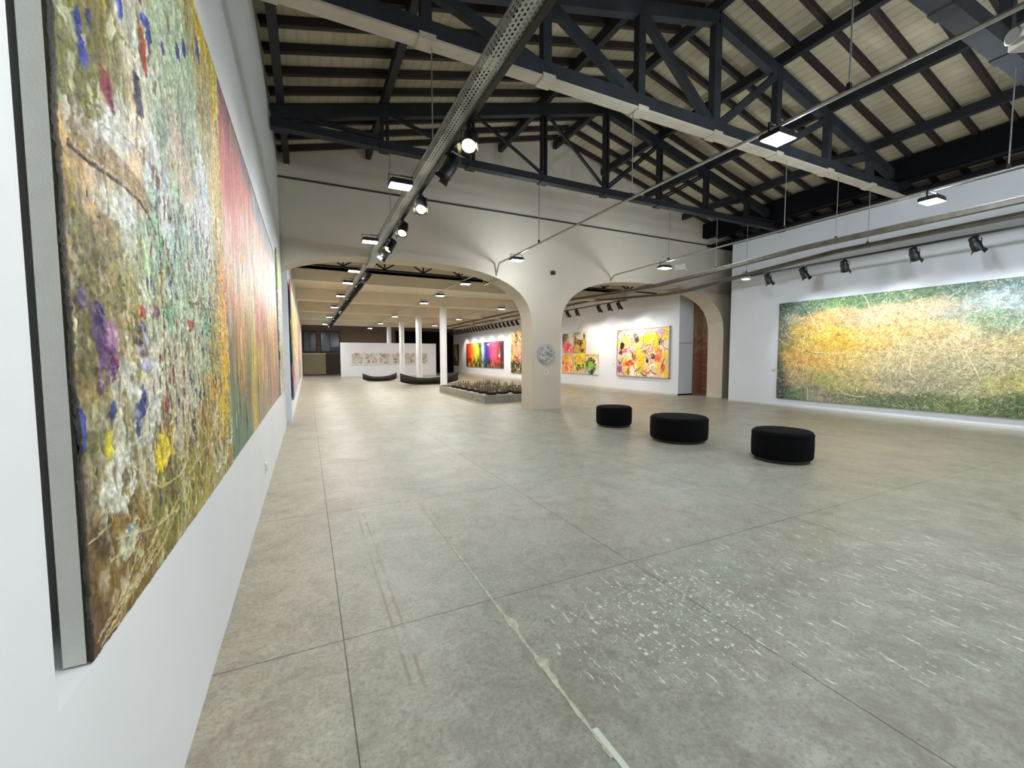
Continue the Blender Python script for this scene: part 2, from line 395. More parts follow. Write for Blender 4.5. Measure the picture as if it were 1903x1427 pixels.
        me.polygons.add(len(q)); me.polygons.foreach_set('loop_start', (np.arange(len(q))*4).astype(np.int32)); me.polygons.foreach_set('loop_total', np.full(len(q), 4, np.int32))
        me.update(calc_edges=True); me.polygons.foreach_set('use_smooth', np.ones(len(q), bool))
        at = me.color_attributes.new('paint', 'FLOAT_COLOR', 'POINT')
        at.data.foreach_set('color', np.concatenate([col, np.ones((len(col), 1))], 1).astype(np.float32).ravel())
        me.materials.append(matl); ob = bpy.data.objects.new(name, me); COL.objects.link(ob)
        if parent: ob.parent = parent
        return ob
def paint_mat(name, rough, bump, scale, spec=.5, grain=.25):
    m, nt, b = nmat(name); L = nt.links
    at = N(nt, 'ShaderNodeVertexColor'); at.layer_name = 'paint'
    tc = N(nt, 'ShaderNodeTexCoord'); nz = N(nt, 'ShaderNodeTexNoise'); nz.inputs['Scale'].default_value = scale; nz.inputs['Detail'].default_value = 8; nz.inputs['Roughness'].default_value = .8
    L.new(tc.outputs['Object'], nz.inputs['Vector'])
    mr = N(nt, 'ShaderNodeMapRange'); L.new(nz.outputs['Fac'], mr.inputs[0]); mr.inputs[1].default_value = .3; mr.inputs[2].default_value = .7; mr.inputs[3].default_value = 1-grain; mr.inputs[4].default_value = 1+grain
    vm = N(nt, 'ShaderNodeVectorMath', operation='SCALE'); L.new(at.outputs['Color'], vm.inputs[0]); L.new(mr.outputs[0], vm.inputs['Scale'])
    L.new(vm.outputs[0], b.inputs['Base Color']); b.inputs['Roughness'].default_value = rough; b.inputs['Specular IOR Level'].default_value = spec
    bp = N(nt, 'ShaderNodeBump'); bp.inputs['Strength'].default_value = bump; bp.inputs['Distance'].default_value = .006
    L.new(nz.outputs['Fac'], bp.inputs['Height']); L.new(bp.outputs[0], b.inputs['Normal'])
    return m
M['impasto'] = paint_mat('glossy_thick_oil_paint', .3, 1.0, 55, .6, .5)
M['oil'] = paint_mat('oil_paint_on_canvas', .55, .3, 14, .3, .12)
M['canvas_side'] = mat('stained_canvas_edge', (58,56,34), .8, var=.3, scale=12, bump=.5, bscale=80)

# ------------------------------------------------------------------ the setting
LX = -.45; RX = 12.9; AY0, AY1 = 10.4, 11.05; RC = 6.33      # left wall, right wall, arch wall, roof centre
RZ = lambda x: 7.52-.25*abs(x-RC)                           # underside of the roof boards
def struct(o, label=None): 
    o['kind'] = 'structure'
    if label: o['label'] = label
    return o
struct(MB().box(-1.6, 14.8, -4.2, 41, -.12, 0).build('floor', M['floor']), 'worn polished concrete floor with saw-cut joints and paint splashes')
# left false wall: full-depth upper part set back behind the canvases, projecting lower part, pier nearest the camera
lw = MB().box(LX-.75, LX-.14, -4.2, AY0-.05, 0, 5.79)
lw.box(LX-.16, LX, -4.2, AY0-.02, 0, .82)
lw.box(LX-.16, LX, -4.2, 1.07, .82, 5.79)
lw.box(LX-.16, LX-.002, 1.07, AY0-.05, 3.24, 5.79)
lw.box(LX-.16, LX-.002, 8.42, AY0-.02, .82, 3.24)
struct(lw.build('wall_left', M['graywall']), 'white wall on the left with a recess holding tall canvases')
# right false wall
struct(MB().box(RX, RX+.25, -4.2, 9.72, 0, 5.22).build('wall_right', M['white']), 'white wall on the right carrying the long canvas')
struct(MB().box(RX-.015, RX, -4.2, 9.72, 0, .05).build('baseboard_right', M['grey_board']), 'thin grey baseboard of the right wall')
struct(MB().box(14.5, 14.8, -4.2, 41, 0, 6).build('wall_outer', M['black_void']), 'dark outer wall seen over the white right wall')
struct(MB().box(-1.6, 14.8, -4.5, -4.2, 0, 8).build('wall_back', M['white']), 'white end wall behind the viewer')

def arch_profile(x0, x1, zs, zt, n=28, flat=.45):
    """flattened arch (super-ellipse) between x0 and x1 springing at zs, crown zt"""
    c = (x0+x1)/2; a = (x1-x0)/2; out = []
    for i in range(n+1):
        t = math.pi*(1-i/n); ct, st = math.cos(t), math.sin(t)
        out.append((c+a*math.copysign(abs(ct)**.72, ct), zs+(zt-zs)*abs(st)**.72))
    return out
def arch_wall():
    mb = MB(); g = []
    A = arch_profile(-1.15, 5.66, 2.2, 3.83); B = arch_profile(6.6, 13.45, 2.2, 3.83)
    ZT = 5.32
    xs_all = [(-1.6, 0, A[0][1])]
    # strips above the arches
    def strips(P):
        for (x0, z0), (x1, z1) in zip(P[:-1], P[1:]):
            if x1-x0 < 1e-5: continue
            mb.add([(x0, AY0, z0), (x1, AY0, z1), (x1, AY0, ZT), (x0, AY0, ZT), (x0, AY1, z0), (x1, AY1, z1), (x1, AY1, ZT), (x0, AY1, ZT)], [(0,1,2,3), (5,4,7,6)])
            mb.add([(x0, AY0, z0), (x1, AY0, z1), (x1, AY1, z1), (x0, AY1, z0)], [(0,3,2,1)], True)
    strips(A); strips(B)
    # solid piers; the centre pier has rounded corners towards the room
    def pier(x0, x1, z1=2.2):
        r = .03; pts = []
        for (cx_, cy_, a0) in ((x0+r, AY0+r, 180), (x1-r*.5, AY0+r*.5, 270)):
            rr = r if cx_ < (x0+x1)/2 else r*.5
            for k in range(7):
                a = R(a0+k*15); pts.append((cx_+rr*math.cos(a), cy_+rr*math.sin(a)))
        pts += [(x1, AY1), (x0, AY1)]
        n = len(pts); v = [(p[0], p[1], 0) for p in pts]+[(p[0], p[1], z1) for p in pts]
        mb.add(v, [(i, (i+1) % n, (i+1) % n+n, i+n) for i in range(n)], False)
        mb.add([(p[0], p[1], z1) for p in pts], [tuple(range(n))])
    mb.box(-1.6, -1.15, AY0, AY1, 0, ZT)
    mb.box(5.66, 6.6, AY0, AY1, 2.2, ZT)
    pier(5.66, 6.6)
    mb.box(13.45, 14.8, AY0, AY1, 0, ZT)
    return mb.build('wall_middle', M['plaster'], fix=False)
struct(arch_wall(), 'plastered cross wall with two wide flat arches')
# gable panel above the cross wall
gb = MB(); yA = AY0-.03
xs = [-1.6, RC, 14.8]
v = []
for y in (yA, AY1):
    v += [(xs[0], y, 5.32), (xs[2], y, 5.32), (xs[2], y, RZ(xs[2])+.05), (xs[1], y, RZ(xs[1])+.05), (xs[0], y, RZ(xs[0])+.05)]
gb.add(v, [(0,1,2,3,4), (9,8,7,6,5), (0,5,6,1), (1,6,7,2), (2,7,8,3), (3,8,9,4), (4,9,5,0)])
struct(gb.build('wall_gable', M['plaster']), 'pale gable panel above the dark sill shadow line')
struct(MB().box(-1.2, 14.5, AY0-.045, AY0, 5.295, 5.325).build('trim_shadow_line', M['dark_brown']), 'thin dark strip painting the sill shadow under the gable')  # dark strip stands in for the shadow line of the ledge
# roof boards
rb = MB()
for (xa, xb) in ((-1.6, RC), (RC, 14.8)):
    z0, z1 = RZ(xa), RZ(xb)
    rb.add([(xa, -4.5, z0), (xb, -4.5, z1), (xb, AY0+.2, z1), (xa, AY0+.2, z0), (xa, -4.5, z0+.06), (xb, -4.5, z1+.06), (xb, AY0+.2, z1+.06), (xa, AY0+.2, z0+.06)],
           [(0,1,2,3), (7,6,5,4), (0,4,5,1), (1,5,6,2), (2,6,7,3), (3,7,4,0)])
struct(rb.build('ceiling', M['roof']), 'sloping boarded roof above the trusses')

# far room
struct(MB().box(-1.6, -.36, AY1, 41, 0, 6).build('wall_far_left', M['white']), 'white left wall of the room beyond the arch')
struct(MB().box(RX, RX+.75, 11.9, 39.9, 0, 4.6).build('wall_far_right', M['white']), 'white painting wall of the room beyond the arches')
struct(MB().box(RX-.01, RX, 11.9, 39.9, 0, .06).build('baseboard_far_right', M['grey_board']), 'grey baseboard of the far painting wall')
struct(MB().box(RX-.003, RX+.76, 11.893, 11.9, 2.02, 2.035).build('trim_2', M['dark_brown']), 'thin horizontal joint across the wall end')
struct(MB().box(RX-.02, RX+.77, 11.88, 11.9, 0, .05).build('baseboard_wall_end', M['black_void']), 'black baseboard under the wall end beside the brick')
struct(MB().box(13.66, 14.5, 12.1, 12.3, 0, 5.3).box(14.44, 14.5, 11.06, 12.1, 0, 5.3).build('wall_brick', M['brick']), 'strip of bare old brick wall seen through the right arch')
struct(MB().box(-1.6, 14.8, 40.0, 40.3, 0, 6).build('wall_far', M['brown_wall']), 'dim brown wall at the very back')
fc = MB().box(-1.6, 14.8, 15.3, 41, 4.42, 4.55).box(-1.6, 14.8, AY1, 15.3, 5.9, 6.0).box(-1.6, 14.8, 15.0, 15.3, 4.3, 6.0)
struct(fc.build('ceiling_far', M['ceil']), 'cream slab ceiling of the room beyond')
for k in range(5):
    y = 15+5*k
    tag(MB().box(-.36, 14.5, y, y+.3, 3.93, 4.42).build('ceiling_beam', M['ceil'], bevel=.01),
        'cream concrete ceiling beam beyond the arch, %s from the cross wall' % ORD[k], 'beam', 'cream ceiling beams of the far room')

# columns
for k, nm in enumerate(['nearest the cross wall, behind the low plinth', 'second from the cross wall, in front of the drawings', 'third from the cross wall, thinner with distance', 'farthest, rising behind the drawing wall']):
    y = 20+5*k
    t = empty('round_column', (5.97, y, 0), 0, 'white round column, '+nm, 'column', 'row of white columns')
    MB().lathe([(.17, .0), (.17, 3.93)], n=24).build('shaft', M['white'], t)
    MB().lathe([(.2, 0), (.2, .06), (.172, .075)], n=24).build('base_ring', M['white'], t)

# ------------------------------------------------------------------ roof timber
def truss(y, name_pos, front, zb=5.25):
    t = empty('roof_truss', (RC, y, zb), 0, 'dark timber roof truss spanning the hall, '+name_pos, 'roof truss', 'roof trusses of the hall')
    m = M['timber_front'] if front else M['timber']
    half = 7.3; gap = .05
    cb = MB()
    hl = RC-LX-.02
    for s in (-1, 1): cb.box(-hl, half, s*gap-.035, s*gap+.035, 0, .2 if front else .11)
    if front: MB().box(-hl, half, -.1, .1, -.03, -.001).build('bottom_plate', M['pale_plate'] if y > 4 else m, t)  # pale underside piece on the middle truss only, dark on the others
    else: cb.box(-hl, half, -.08, .08, -.025, 0)
    cb.build('bottom_chord', m, t)
    CH = lambda x: RZ(RC+x)-.29-zb
    for s in (-1, 1):
        e_ = half if s > 0 else hl-.02; a = (0, 0, CH(0)-.1); b = (s*e_, 0, CH(e_)-.1)
        MB().bar(a, b, .13, .2).build('top_chord', m, t)
    nodes = [-6.6, -4.95, -3.3, -1.65, 0, 1.65, 3.3, 4.95, 6.6]
    for x in nodes:
        wv = .16 if x == 0 else (.13 if front else .1)
        p = MB(); top = CH(x)-.05
        if front: p.box(x-wv/2, x+wv/2, -.06, .06, .02, top)
        else:
            for s in (-1, 1): p.box(x+s*.045-.022, x+s*.045+.022, -.05, .05, .02, top)
        p.build('post', m, t)
        MB().box(x-.1, x+.1, -.11, .11, -.045, .03).build('node_plate', M['pale_plate'] if 4 < y < 6 else m, t)
    for s in (-1, 1):
        for k in range(4):
            xi, xo = 1.65*k, 1.65*(k+1)
            a = (s*xo, 0, CH(xo)-.12); b = (s*(xi+.08), 0, .16)
            d = MB()
            if front: d.bar(a, b, .1, .13)
            else:
                d.bar((a[0], -.035, a[2]), (b[0], -.035, b[2]), .045, .045); d.bar((a[0], .035, a[2]+.06), (b[0], .035, b[2]+.06), .045, .045)
            d.build('brace', m, t)
    return t
for y, nm, fr in ((8.1, 'nearest the gable wall', False), (5.2, 'the pale-edged one crossing the middle of the view', True), (2.3, 'overhead at the top right', True), (-.6, 'behind the viewer', True)):
    truss(y, nm, fr)
pk = 0
for k, x in enumerate([-6.6, -4.95, -3.3, -1.65, 0, 1.65, 3.3, 4.95, 6.6]):
    X = RC+x; z = RZ(X)-.11-.09
    tag(MB().box(X-.055, X+.055, -4.1, AY0-.04, z-.09, z+.09).build('purlin', M['timber']), 'dark purlin running the length of the roof, %s from the left wall' % ORD[k], 'purlin', 'long purlins on the trusses')
for s, sn in ((-1, 'left'), (1, 'right')):
    for k in range(24):
        y = 10.15-.525*k
        e_ = 8.0 if s > 0 else RC-LX-.02; a = (RC+s*.04, y, RZ(RC+.04)-.064); b = (RC+s*e_, y, RZ(RC+e_)-.064)
        tag(MB().bar(a, b, .075, .11).build('rafter', M['rafter']), 'thin brown rafter on the %s roof slope, %s from the gable wall' % (sn, ORD[k]), 'rafter', 'rafters of the %s slope' % sn)
tag(MB().box(12.2, 12.42, -4.1, AY0-.05, 5.5, 5.96).build('eaves_box', M['black_void']), 'black box along the eaves above the right wall', 'beam')  # black box where the roof boards end
tag(MB().box(12.44, 14.48, -4.1, AY0-.05, 5.24, 5.28).build('eaves_shade_panel', M['black_void']), 'added black panel giving the dark shade over the top of the right wall', 'soffit')  # added black sheet, puts the shade of the gap into its colour
# truss beyond the arch
ft = empty('steel_truss', (3, 13, 4.02), 0, 'slim dark steel truss glimpsed through the top of the left arch', 'truss')
MB().box(-3.34, 9.8, -.025, .025, 0, .05).build('bottom_chord', M['steel_dark'], ft)
MB().box(-3.34, 9.8, -.025, .025, .38, .43).build('top_chord', M['steel_dark'], ft)
for k in range(-1, 9):
    x = -.87+1.145*k
    MB().bar((x, 0, 0), (x, 0, .4), .04, .04).build('post', M['steel_dark'], ft)
    for s in (-1, 1): MB().bar((x, 0, .05), (x+s*.57, 0, .4), .035, .04).build('brace', M['steel_dark'], ft)

# ------------------------------------------------------------------ cable trays, pipes, rails
def tray(name, x, y0, y1, z, w, h, label, dip=None, matl=None, ramp=.3):
    t = empty(name, (x, y0, z), 0, label, 'cable tray')
    path = [(0, 0)]
    if dip: path += [(AY0-.05-ramp-y0, 0), (AY0-.05-y0, dip), (AY1+.05-y0, dip), (AY1+.05+ramp-y0, 0)]
    path += [(y1-y0, 0)]
    mb = MB()
    for (a, za), (b, zb) in zip(path[:-1], path[1:]):
        mb.add([(-w/2, a, za), (w/2, a, za), (w/2, b, zb), (-w/2, b, zb)], [(0,3,2,1)])
        for s in (-1, 1): mb.add([(s*w/2, a, za), (s*w/2, b, zb), (s*w/2, b, zb+h), (s*w/2, a, za+h)], [(0,1,2,3)])
    mb.build('perforated_channel', matl or M['perf'], t, fix=False)
    lp = MB()
    for (a, za), (b, zb) in zip(path[:-1], path[1:]):
        for s in (-1, 1): lp.bar((s*w/2, a, za+h), (s*w/2, b, zb+h), .014, .012)
        lp.tube([(0.02, a, za+.014), (0.02, b, zb+.014)], .011, 6)
        lp.tube([(-.03, a, za+.014), (-.03, b, zb+.014)], .009, 6)
    lp.build('lip_and_cables', M['galv'], t)
    return t
tray('cable_tray', 1.45, -4.0, 36, 3.88, .16, .1, 'wide perforated metal cable tray running away over the left side', dip=-.17)
tray('cable_tray', 10.1, -4.0, 34, 3.88, .13, .09, 'upper cable tray along the right wall and on through the right arch', dip=-.17, ramp=4.5, matl=M['tray_dull'])
tray('cable_tray', 11.35, -4.0, 38, 3.93, .13, .08, 'lower cable tray just above the black spotlight rail', dip=-.3, ramp=4.5, matl=M['tray_dull'])
def pipe(x, label, y0, elbow, y1, z=3.94, drop=.2):
    tag(MB().tube([(x, y0, z), (x, elbow-.14, z), (x, elbow-.08, z-.02), (x, AY0+.1, z-drop), (x, AY1+.15, z-drop), (x, AY1+.4, z), (x, y1, z)], .02, 10).build('conduit_pipe', M['galv']), label, 'pipe')
pipe(4.57, 'thin metal conduit pipe hanging over the middle of the hall', -4, AY0-.1, 36, drop=.42)
pipe(8.35, 'thin metal conduit pipe close under the right wall top', -4, AY0-.1, 31, drop=.2)
tag(MB().box(11.32, 11.38, -4, 7.95, 3.75, 3.79).build('track_rail', M['black_metal']), 'black lighting rail above the long right canvas', 'lighting rail')
tag(MB().box(11.37, 11.43, 13.2, 38, 3.72, 3.76).build('track_rail', M['black_metal']), 'black lighting rail beyond the arches above the painting wall', 'lighting rail')
tag(MB().box(1.5, 1.55, -1.5, 10.0, 3.84, 3.87).build('track_rail', M['black_metal']), 'black rail fixed under the near stretch of the wide tray', 'lighting rail')
tag(MB().box(1.5, 1.55, 11.4, 35.5, 3.84, 3.87).build('track_rail', M['black_metal']), 'black rail fixed under the tray beyond the arch', 'lighting rail')
def cable(x, y, z0, z1, label):
    t = tag(MB().tube([(x, y, z0), (x, y, z1)], .008, 6).build('suspension_rod', M['galv']), label, 'hanging rod', 'rods hanging the trays and pipes')
    MB().box(-.02, .02, -.015, .015, -.03, .03).build('clamp', M['black_metal'], t, loc=(x, y, z0+.02))
for y, zt, tn in ((2.3, 5.25, 'the overhead truss'), (5.2, 5.25, 'the pale-edged middle truss'), (8.1, 5.25, 'the truss nearest the gable')):
    for x, zb, nn in ((1.45, 3.98, 'the wide left tray'), (4.57, 3.96, 'the middle conduit'), (8.35, 3.96, 'the right conduit'), (10.1, 3.97, 'the upper right tray'), (11.35, 4.01, 'the lower right tray')):
        if y > 8 and x > 10: zb -= .08 if x < 11 else .14
        cable(x, y, zb, zt, 'thin metal rod hanging %s from %s' % (nn, tn))
for k, y in enumerate((13.0, 15.15, 20.15, 25.15, 30.15)):
    for x, zb, nn in ((1.45, 3.98, 'left tray'), (4.57, 3.96, 'middle conduit')):
        cable(x, y, zb, 4.03 if y == 13 else 4.0, 'short metal hanger of the %s beyond the arch, %s from the arch' % (nn, ORD[k]))

# ------------------------------------------------------------------ lamps
def flood(x, y, z, label, arm=0, power=None, group='white LED floodlights'):
    t = empty('floodlight', (x, y, z), 0, label, 'floodlight', group)
    h = MB().box(-.15, .15, -.11, .11, -.13, -.08)
    for k in range(9): h.box(-.13, .13, -.1+.024*k, -.092+.024*k, -.08, -.06)
    hs_ = h.build('housing', M['black_metal'], t, bevel=.004)
    MB().box(-.138, .138, -.098, .098, -.137, -.131).build('led_panel', M['lens_cool'], hs_)
    MB().bar((-.155, 0, -.1), (-.155, 0, .01), .006, .02).bar((.155, 0, -.1), (.155, 0, .01), .006, .02).box(-.158, .158, -.01, .01, .005, .012).build('bracket', M['black_metal'], t)
    if arm or y > 11:
        ld = bpy.data.lights.new('lamp_light', 'AREA'); ld.shape = 'DISK'; ld.size = .16; ld.energy = (.5 if arm else .7)*(power or FLOOD_W)
    else:
        ld = bpy.data.lights.new('lamp_light', 'POINT'); ld.shadow_soft_size = .08; ld.energy = (power or FLOOD_W)
    ld.color = COOL if y < 11 else (1.0, .95, .88)
    lo = bpy.data.objects.new('lamp_light', ld); COL.objects.link(lo); lo.parent = t; lo.location = (0, 0, -.15) if (arm or y > 11) else (.24, 0, -.14)
    if arm: MB().bar((0, 0, .01), (arm, 0, .01), .025, .012).build('arm', M['black_metal'], t)
    return t
for k, y in enumerate((-.1, 2.95, 5.93, 8.99, 12.2, 14.2, 17.3, 21.3, 26.5, 32.4)):
    if k == 1: continue
    flood(1.2, y, 3.93, 'white floodlight on the left side of the wide tray, %s from the viewer' % ORD[max(0, k-1)] if k else 'added unseen white floodlight on the wide tray behind the viewer', arm=.17, power=FLOOD_W*(1.2 if y > 16 else (.6 if y > 11 else (.45 if y < 0 else .8))))  # the one behind the viewer is added, unseen, to brighten the left side
flood(4.57, -.1, 3.93, 'added unseen white floodlight on the middle conduit just behind the viewer', power=FLOOD_W*1.2)  # added out of view to lift the near floor and walls
flood(8.35, -.1, 3.9, 'added unseen white floodlight on the right conduit just behind the viewer', power=FLOOD_W)  # extra unseen lamp, added for more light around the viewer
for k, y in enumerate((-3.0, 2.95, 9.19, 12.81, 15.64, 18.08, 24.75, 30.07, 35.5)):
    flood(4.57, y, 3.93, ('bright white floodlight on the middle conduit, %s from the viewer' % ORD[k-1]) if k else 'white floodlight on the middle conduit farther behind the viewer', power=FLOOD_W*(1.15 if y > 17 else (.6 if y > 11 else (.65 if y > 9 else 1.2))))
for k, y in enumerate((-2.5, 3.05, 8.23, 13.6, 18.39, 24.63, 30.04)):
    flood(8.35, y, 3.9, ('white floodlight on the right conduit, %s from the viewer' % ORD[k-1]) if k else 'white floodlight on the right conduit farther behind the viewer', power=FLOOD_W*(1.3 if y > 17 else (.9 if y > 11 else (.8 if y > 8 else 1.35))))

def make_spot(lit):
    t = empty('track_spotlight')
    MB().box(-.02, .02, -.05, .05, -.03, 0).tube([(0, 0, -.03), (0, 0, -.06)], .012, 8).build('rail_adapter', M['black_metal'], t)
    yk = MB().bar((-.085, 0, -.16), (-.085, 0, -.06), .006, .022).bar((.085, 0, -.16), (.085, 0, -.06), .006, .022).box(-.088, .088, -.011, .011, -.064, -.056)
    yk.build('yoke', M['black_metal'], t)
    T = Matrix.Translation((0, 0, -.16)) @ Matrix.Rotation(R(-52), 4, 'X')      # body axis +Y tipped down
    b = MB().lathe([(.045, -.15), (.06, -.14), (.062, -.05), (.078, -.04), (.08, .09), (.085, .1), (.085, .115), (.075, .115), (.07, .06)], n=20, axis='y', caps=True)
    for k in range(5): b.lathe([(.066, -.13+.018*k), (.066, -.124+.018*k)], n=20, axis='y')
    hd_ = b.xf(T).build('lamp_head', M['black_metal'], t)
    for sx in (-1, 1):
        MB().add([(sx*.075, .115, -.05), (sx*.075, .115, .05), (sx*.1, .18, .06), (sx*.1, .18, -.06)], [(0,1,2,3)]).xf(T).build('barn_door', M['black_metal'], hd_, fix=False)
    MB().lathe([(0.0001, .098), (.07, .098)], n=20, axis='y', caps=False).xf(T).build('lens', M['lens_warm'] if lit else M['silver'], hd_, fix=False)
    return t
def put_spot(proto, x, y, z, rz, label, group, target=None, power=0, color=WARM, first=[set()]):
    if id(proto) not in first[0]: first[0].add(id(proto)); t = proto
    else: t = copy_tree(proto)
    t.location = (x, y, z); t.rotation_euler = (0, 0, rz); tag(t, label, 'spotlight', group)
    if power:
        ld = bpy.data.lights.new('lamp_light', 'SPOT'); ld.energy = power; ld.color = color; ld.spot_size = R(85); ld.spot_blend = .8; ld.shadow_soft_size = .06
        lo = bpy.data.objects.new('lamp_light', ld); COL.objects.link(lo)
        d = Vector(target)-Vector((x, y, z-.2)); q = d.to_track_quat('-Z', 'Y').to_matrix().to_4x4(); 
        mw = Matrix.Translation(Vector((x, y, z-.16))+d.normalized()*.22) @ q
        lo.parent = t; lo.matrix_parent_inverse = Matrix.Identity(4)
        lo.matrix_local = (Matrix.Translation((x, y, z)) @ Matrix.Rotation(rz, 4, 'Z')).inverted() @ mw
    return t
protoL = make_spot(True); protoC = make_spot(False)
# near run on the wide tray
near = [(-1.2, 'off', 120, 'spotlight under the wide tray behind the viewer'), (1.0, 'off', 150, 'added unseen spotlight under the wide tray above the viewer'), (1.75, 'off', 170, 'added spotlight under the wide tray just out of the top of the view'),  # the two above the viewer and the view are added to brighten the big canvas
        (4.18, 'lit', 150, 'warm lit spotlight under the wide tray, nearest the viewer'), (4.85, 'off', 60, 'black spotlight turned to the left wall, between two warm ones'),
        (6.2, 'lit', 160, 'warm lit spotlight flaring beside the dark head, second warm one from the viewer'), (7.49, 'lit', 150, 'warm lit spotlight third from the viewer under the wide tray'),
        (8.7, 'lit', 120, 'small warm spotlight just before the two dark heads near the arch'), (9.3, 'off', 60, 'dark spotlight head closest to the arch on the near side')]
for y, kind, rz, lab in near:
    put_spot(protoL if kind == 'lit' else protoC, 1.55, y, 3.85, R(rz), lab, 'spotlights under the wide tray', (LX, y+(.6 if y < 3 else -.6), 1.9), SPOT_W*(.4 if y < 3 else .3), (.96, .95, .93) if y < 3 else WARM)
for k in range(14):
    y = 12.3+1.55*k
    put_spot(protoC if k % 4 else protoL, 1.53, y, 3.84, R(90), 'spotlight under the tray beyond the arch, %s from the arch' % ORD[k], 'spotlights under the tray beyond the arch', (-.36, y, 1.8), SPOT_W*.35 if k % 2 == 0 else 0, WARM)
# right rail
for k, y in enumerate((3.48, 4.37, 5.63, 6.53, 7.45)):
    put_spot(protoC, 11.35, y, 3.75, R(-90+(k % 3-1)*14), 'black spotlight over the long right canvas, %s from the right edge of the photo' % ORD[k], 'spotlights over the right canvas', (RX, y-.5, 1.9), SPOT_W*.8, (.8, .9, 1))
# far right rail
for k, y in enumerate((13.64, 14.25, 14.94, 16.6, 17.37)):
    put_spot(protoC, 11.4, y, 3.72, R(-90+(k % 2)*18), 'black spotlight seen through the right arch, %s from its right end' % ORD[k], 'spotlights seen through the right arch', (RX, y+.3, 1.9), SPOT_W*.6, WARM if k != 1 else (.9, .96, 1))
for k in range(22):
    y = 22.9+.62*k
    put_spot(protoC, 11.4, y, 3.72, R(-90), 'small black spotlight in the dense far row, %s from the centre pier' % ORD[k], 'dense row of spotlights over the far paintings', (RX, y, 1.8), SPOT_W*1.1 if k % 3 == 0 else 0, WARM)
# projector lamp by the right conduit
for (lx, ly, lr, ll) in ((8.35, 7.7, 200, 'pale projector lamp hanging from the right conduit beside a floodlight'), (4.57, 1.16, 60, 'white projector lamp at the top right corner, hanging from the middle conduit')):
  pj = empty('projector_lamp', (lx, ly, 3.9), R(lr), ll, 'projector')
  MB().box(-.07, .07, -.13, .13, -.28, -.14).build('body', M['white_metal'], pj, bevel=.01)
  MB().lathe([(.05, .13), (.055, .17), (.045, .17)], c=(0, 0, -.21), n=16, axis='y').build('lens_tube', M['silver'], pj)
  MB().bar((0, 0, -.14), (0, 0, .0), .02, .02).box(-.075, .075, -.02, .02, -.15, -.135).build('bracket', M['silver'], pj)
lf = empty('work_lamp', (11.35, 8.1, 3.77), 0, 'small bright lamp hanging at the end of the right rail', 'lamp')
MB().box(-.09, .09, -.1, .1, -.07, -.02).build('housing', M['white_metal'], lf, bevel=.01)
MB().box(-.06, .06, -.07, .07, -.078, -.071).build('led_panel', M['lens_cool'], lf)
MB().tube([(0, .08, 0), (-.05, .08, .09), (0, .08, .17), (.05, .08, .09), (0, .08, 0)], .006, 6).build('hook', M['black_metal'], lf)

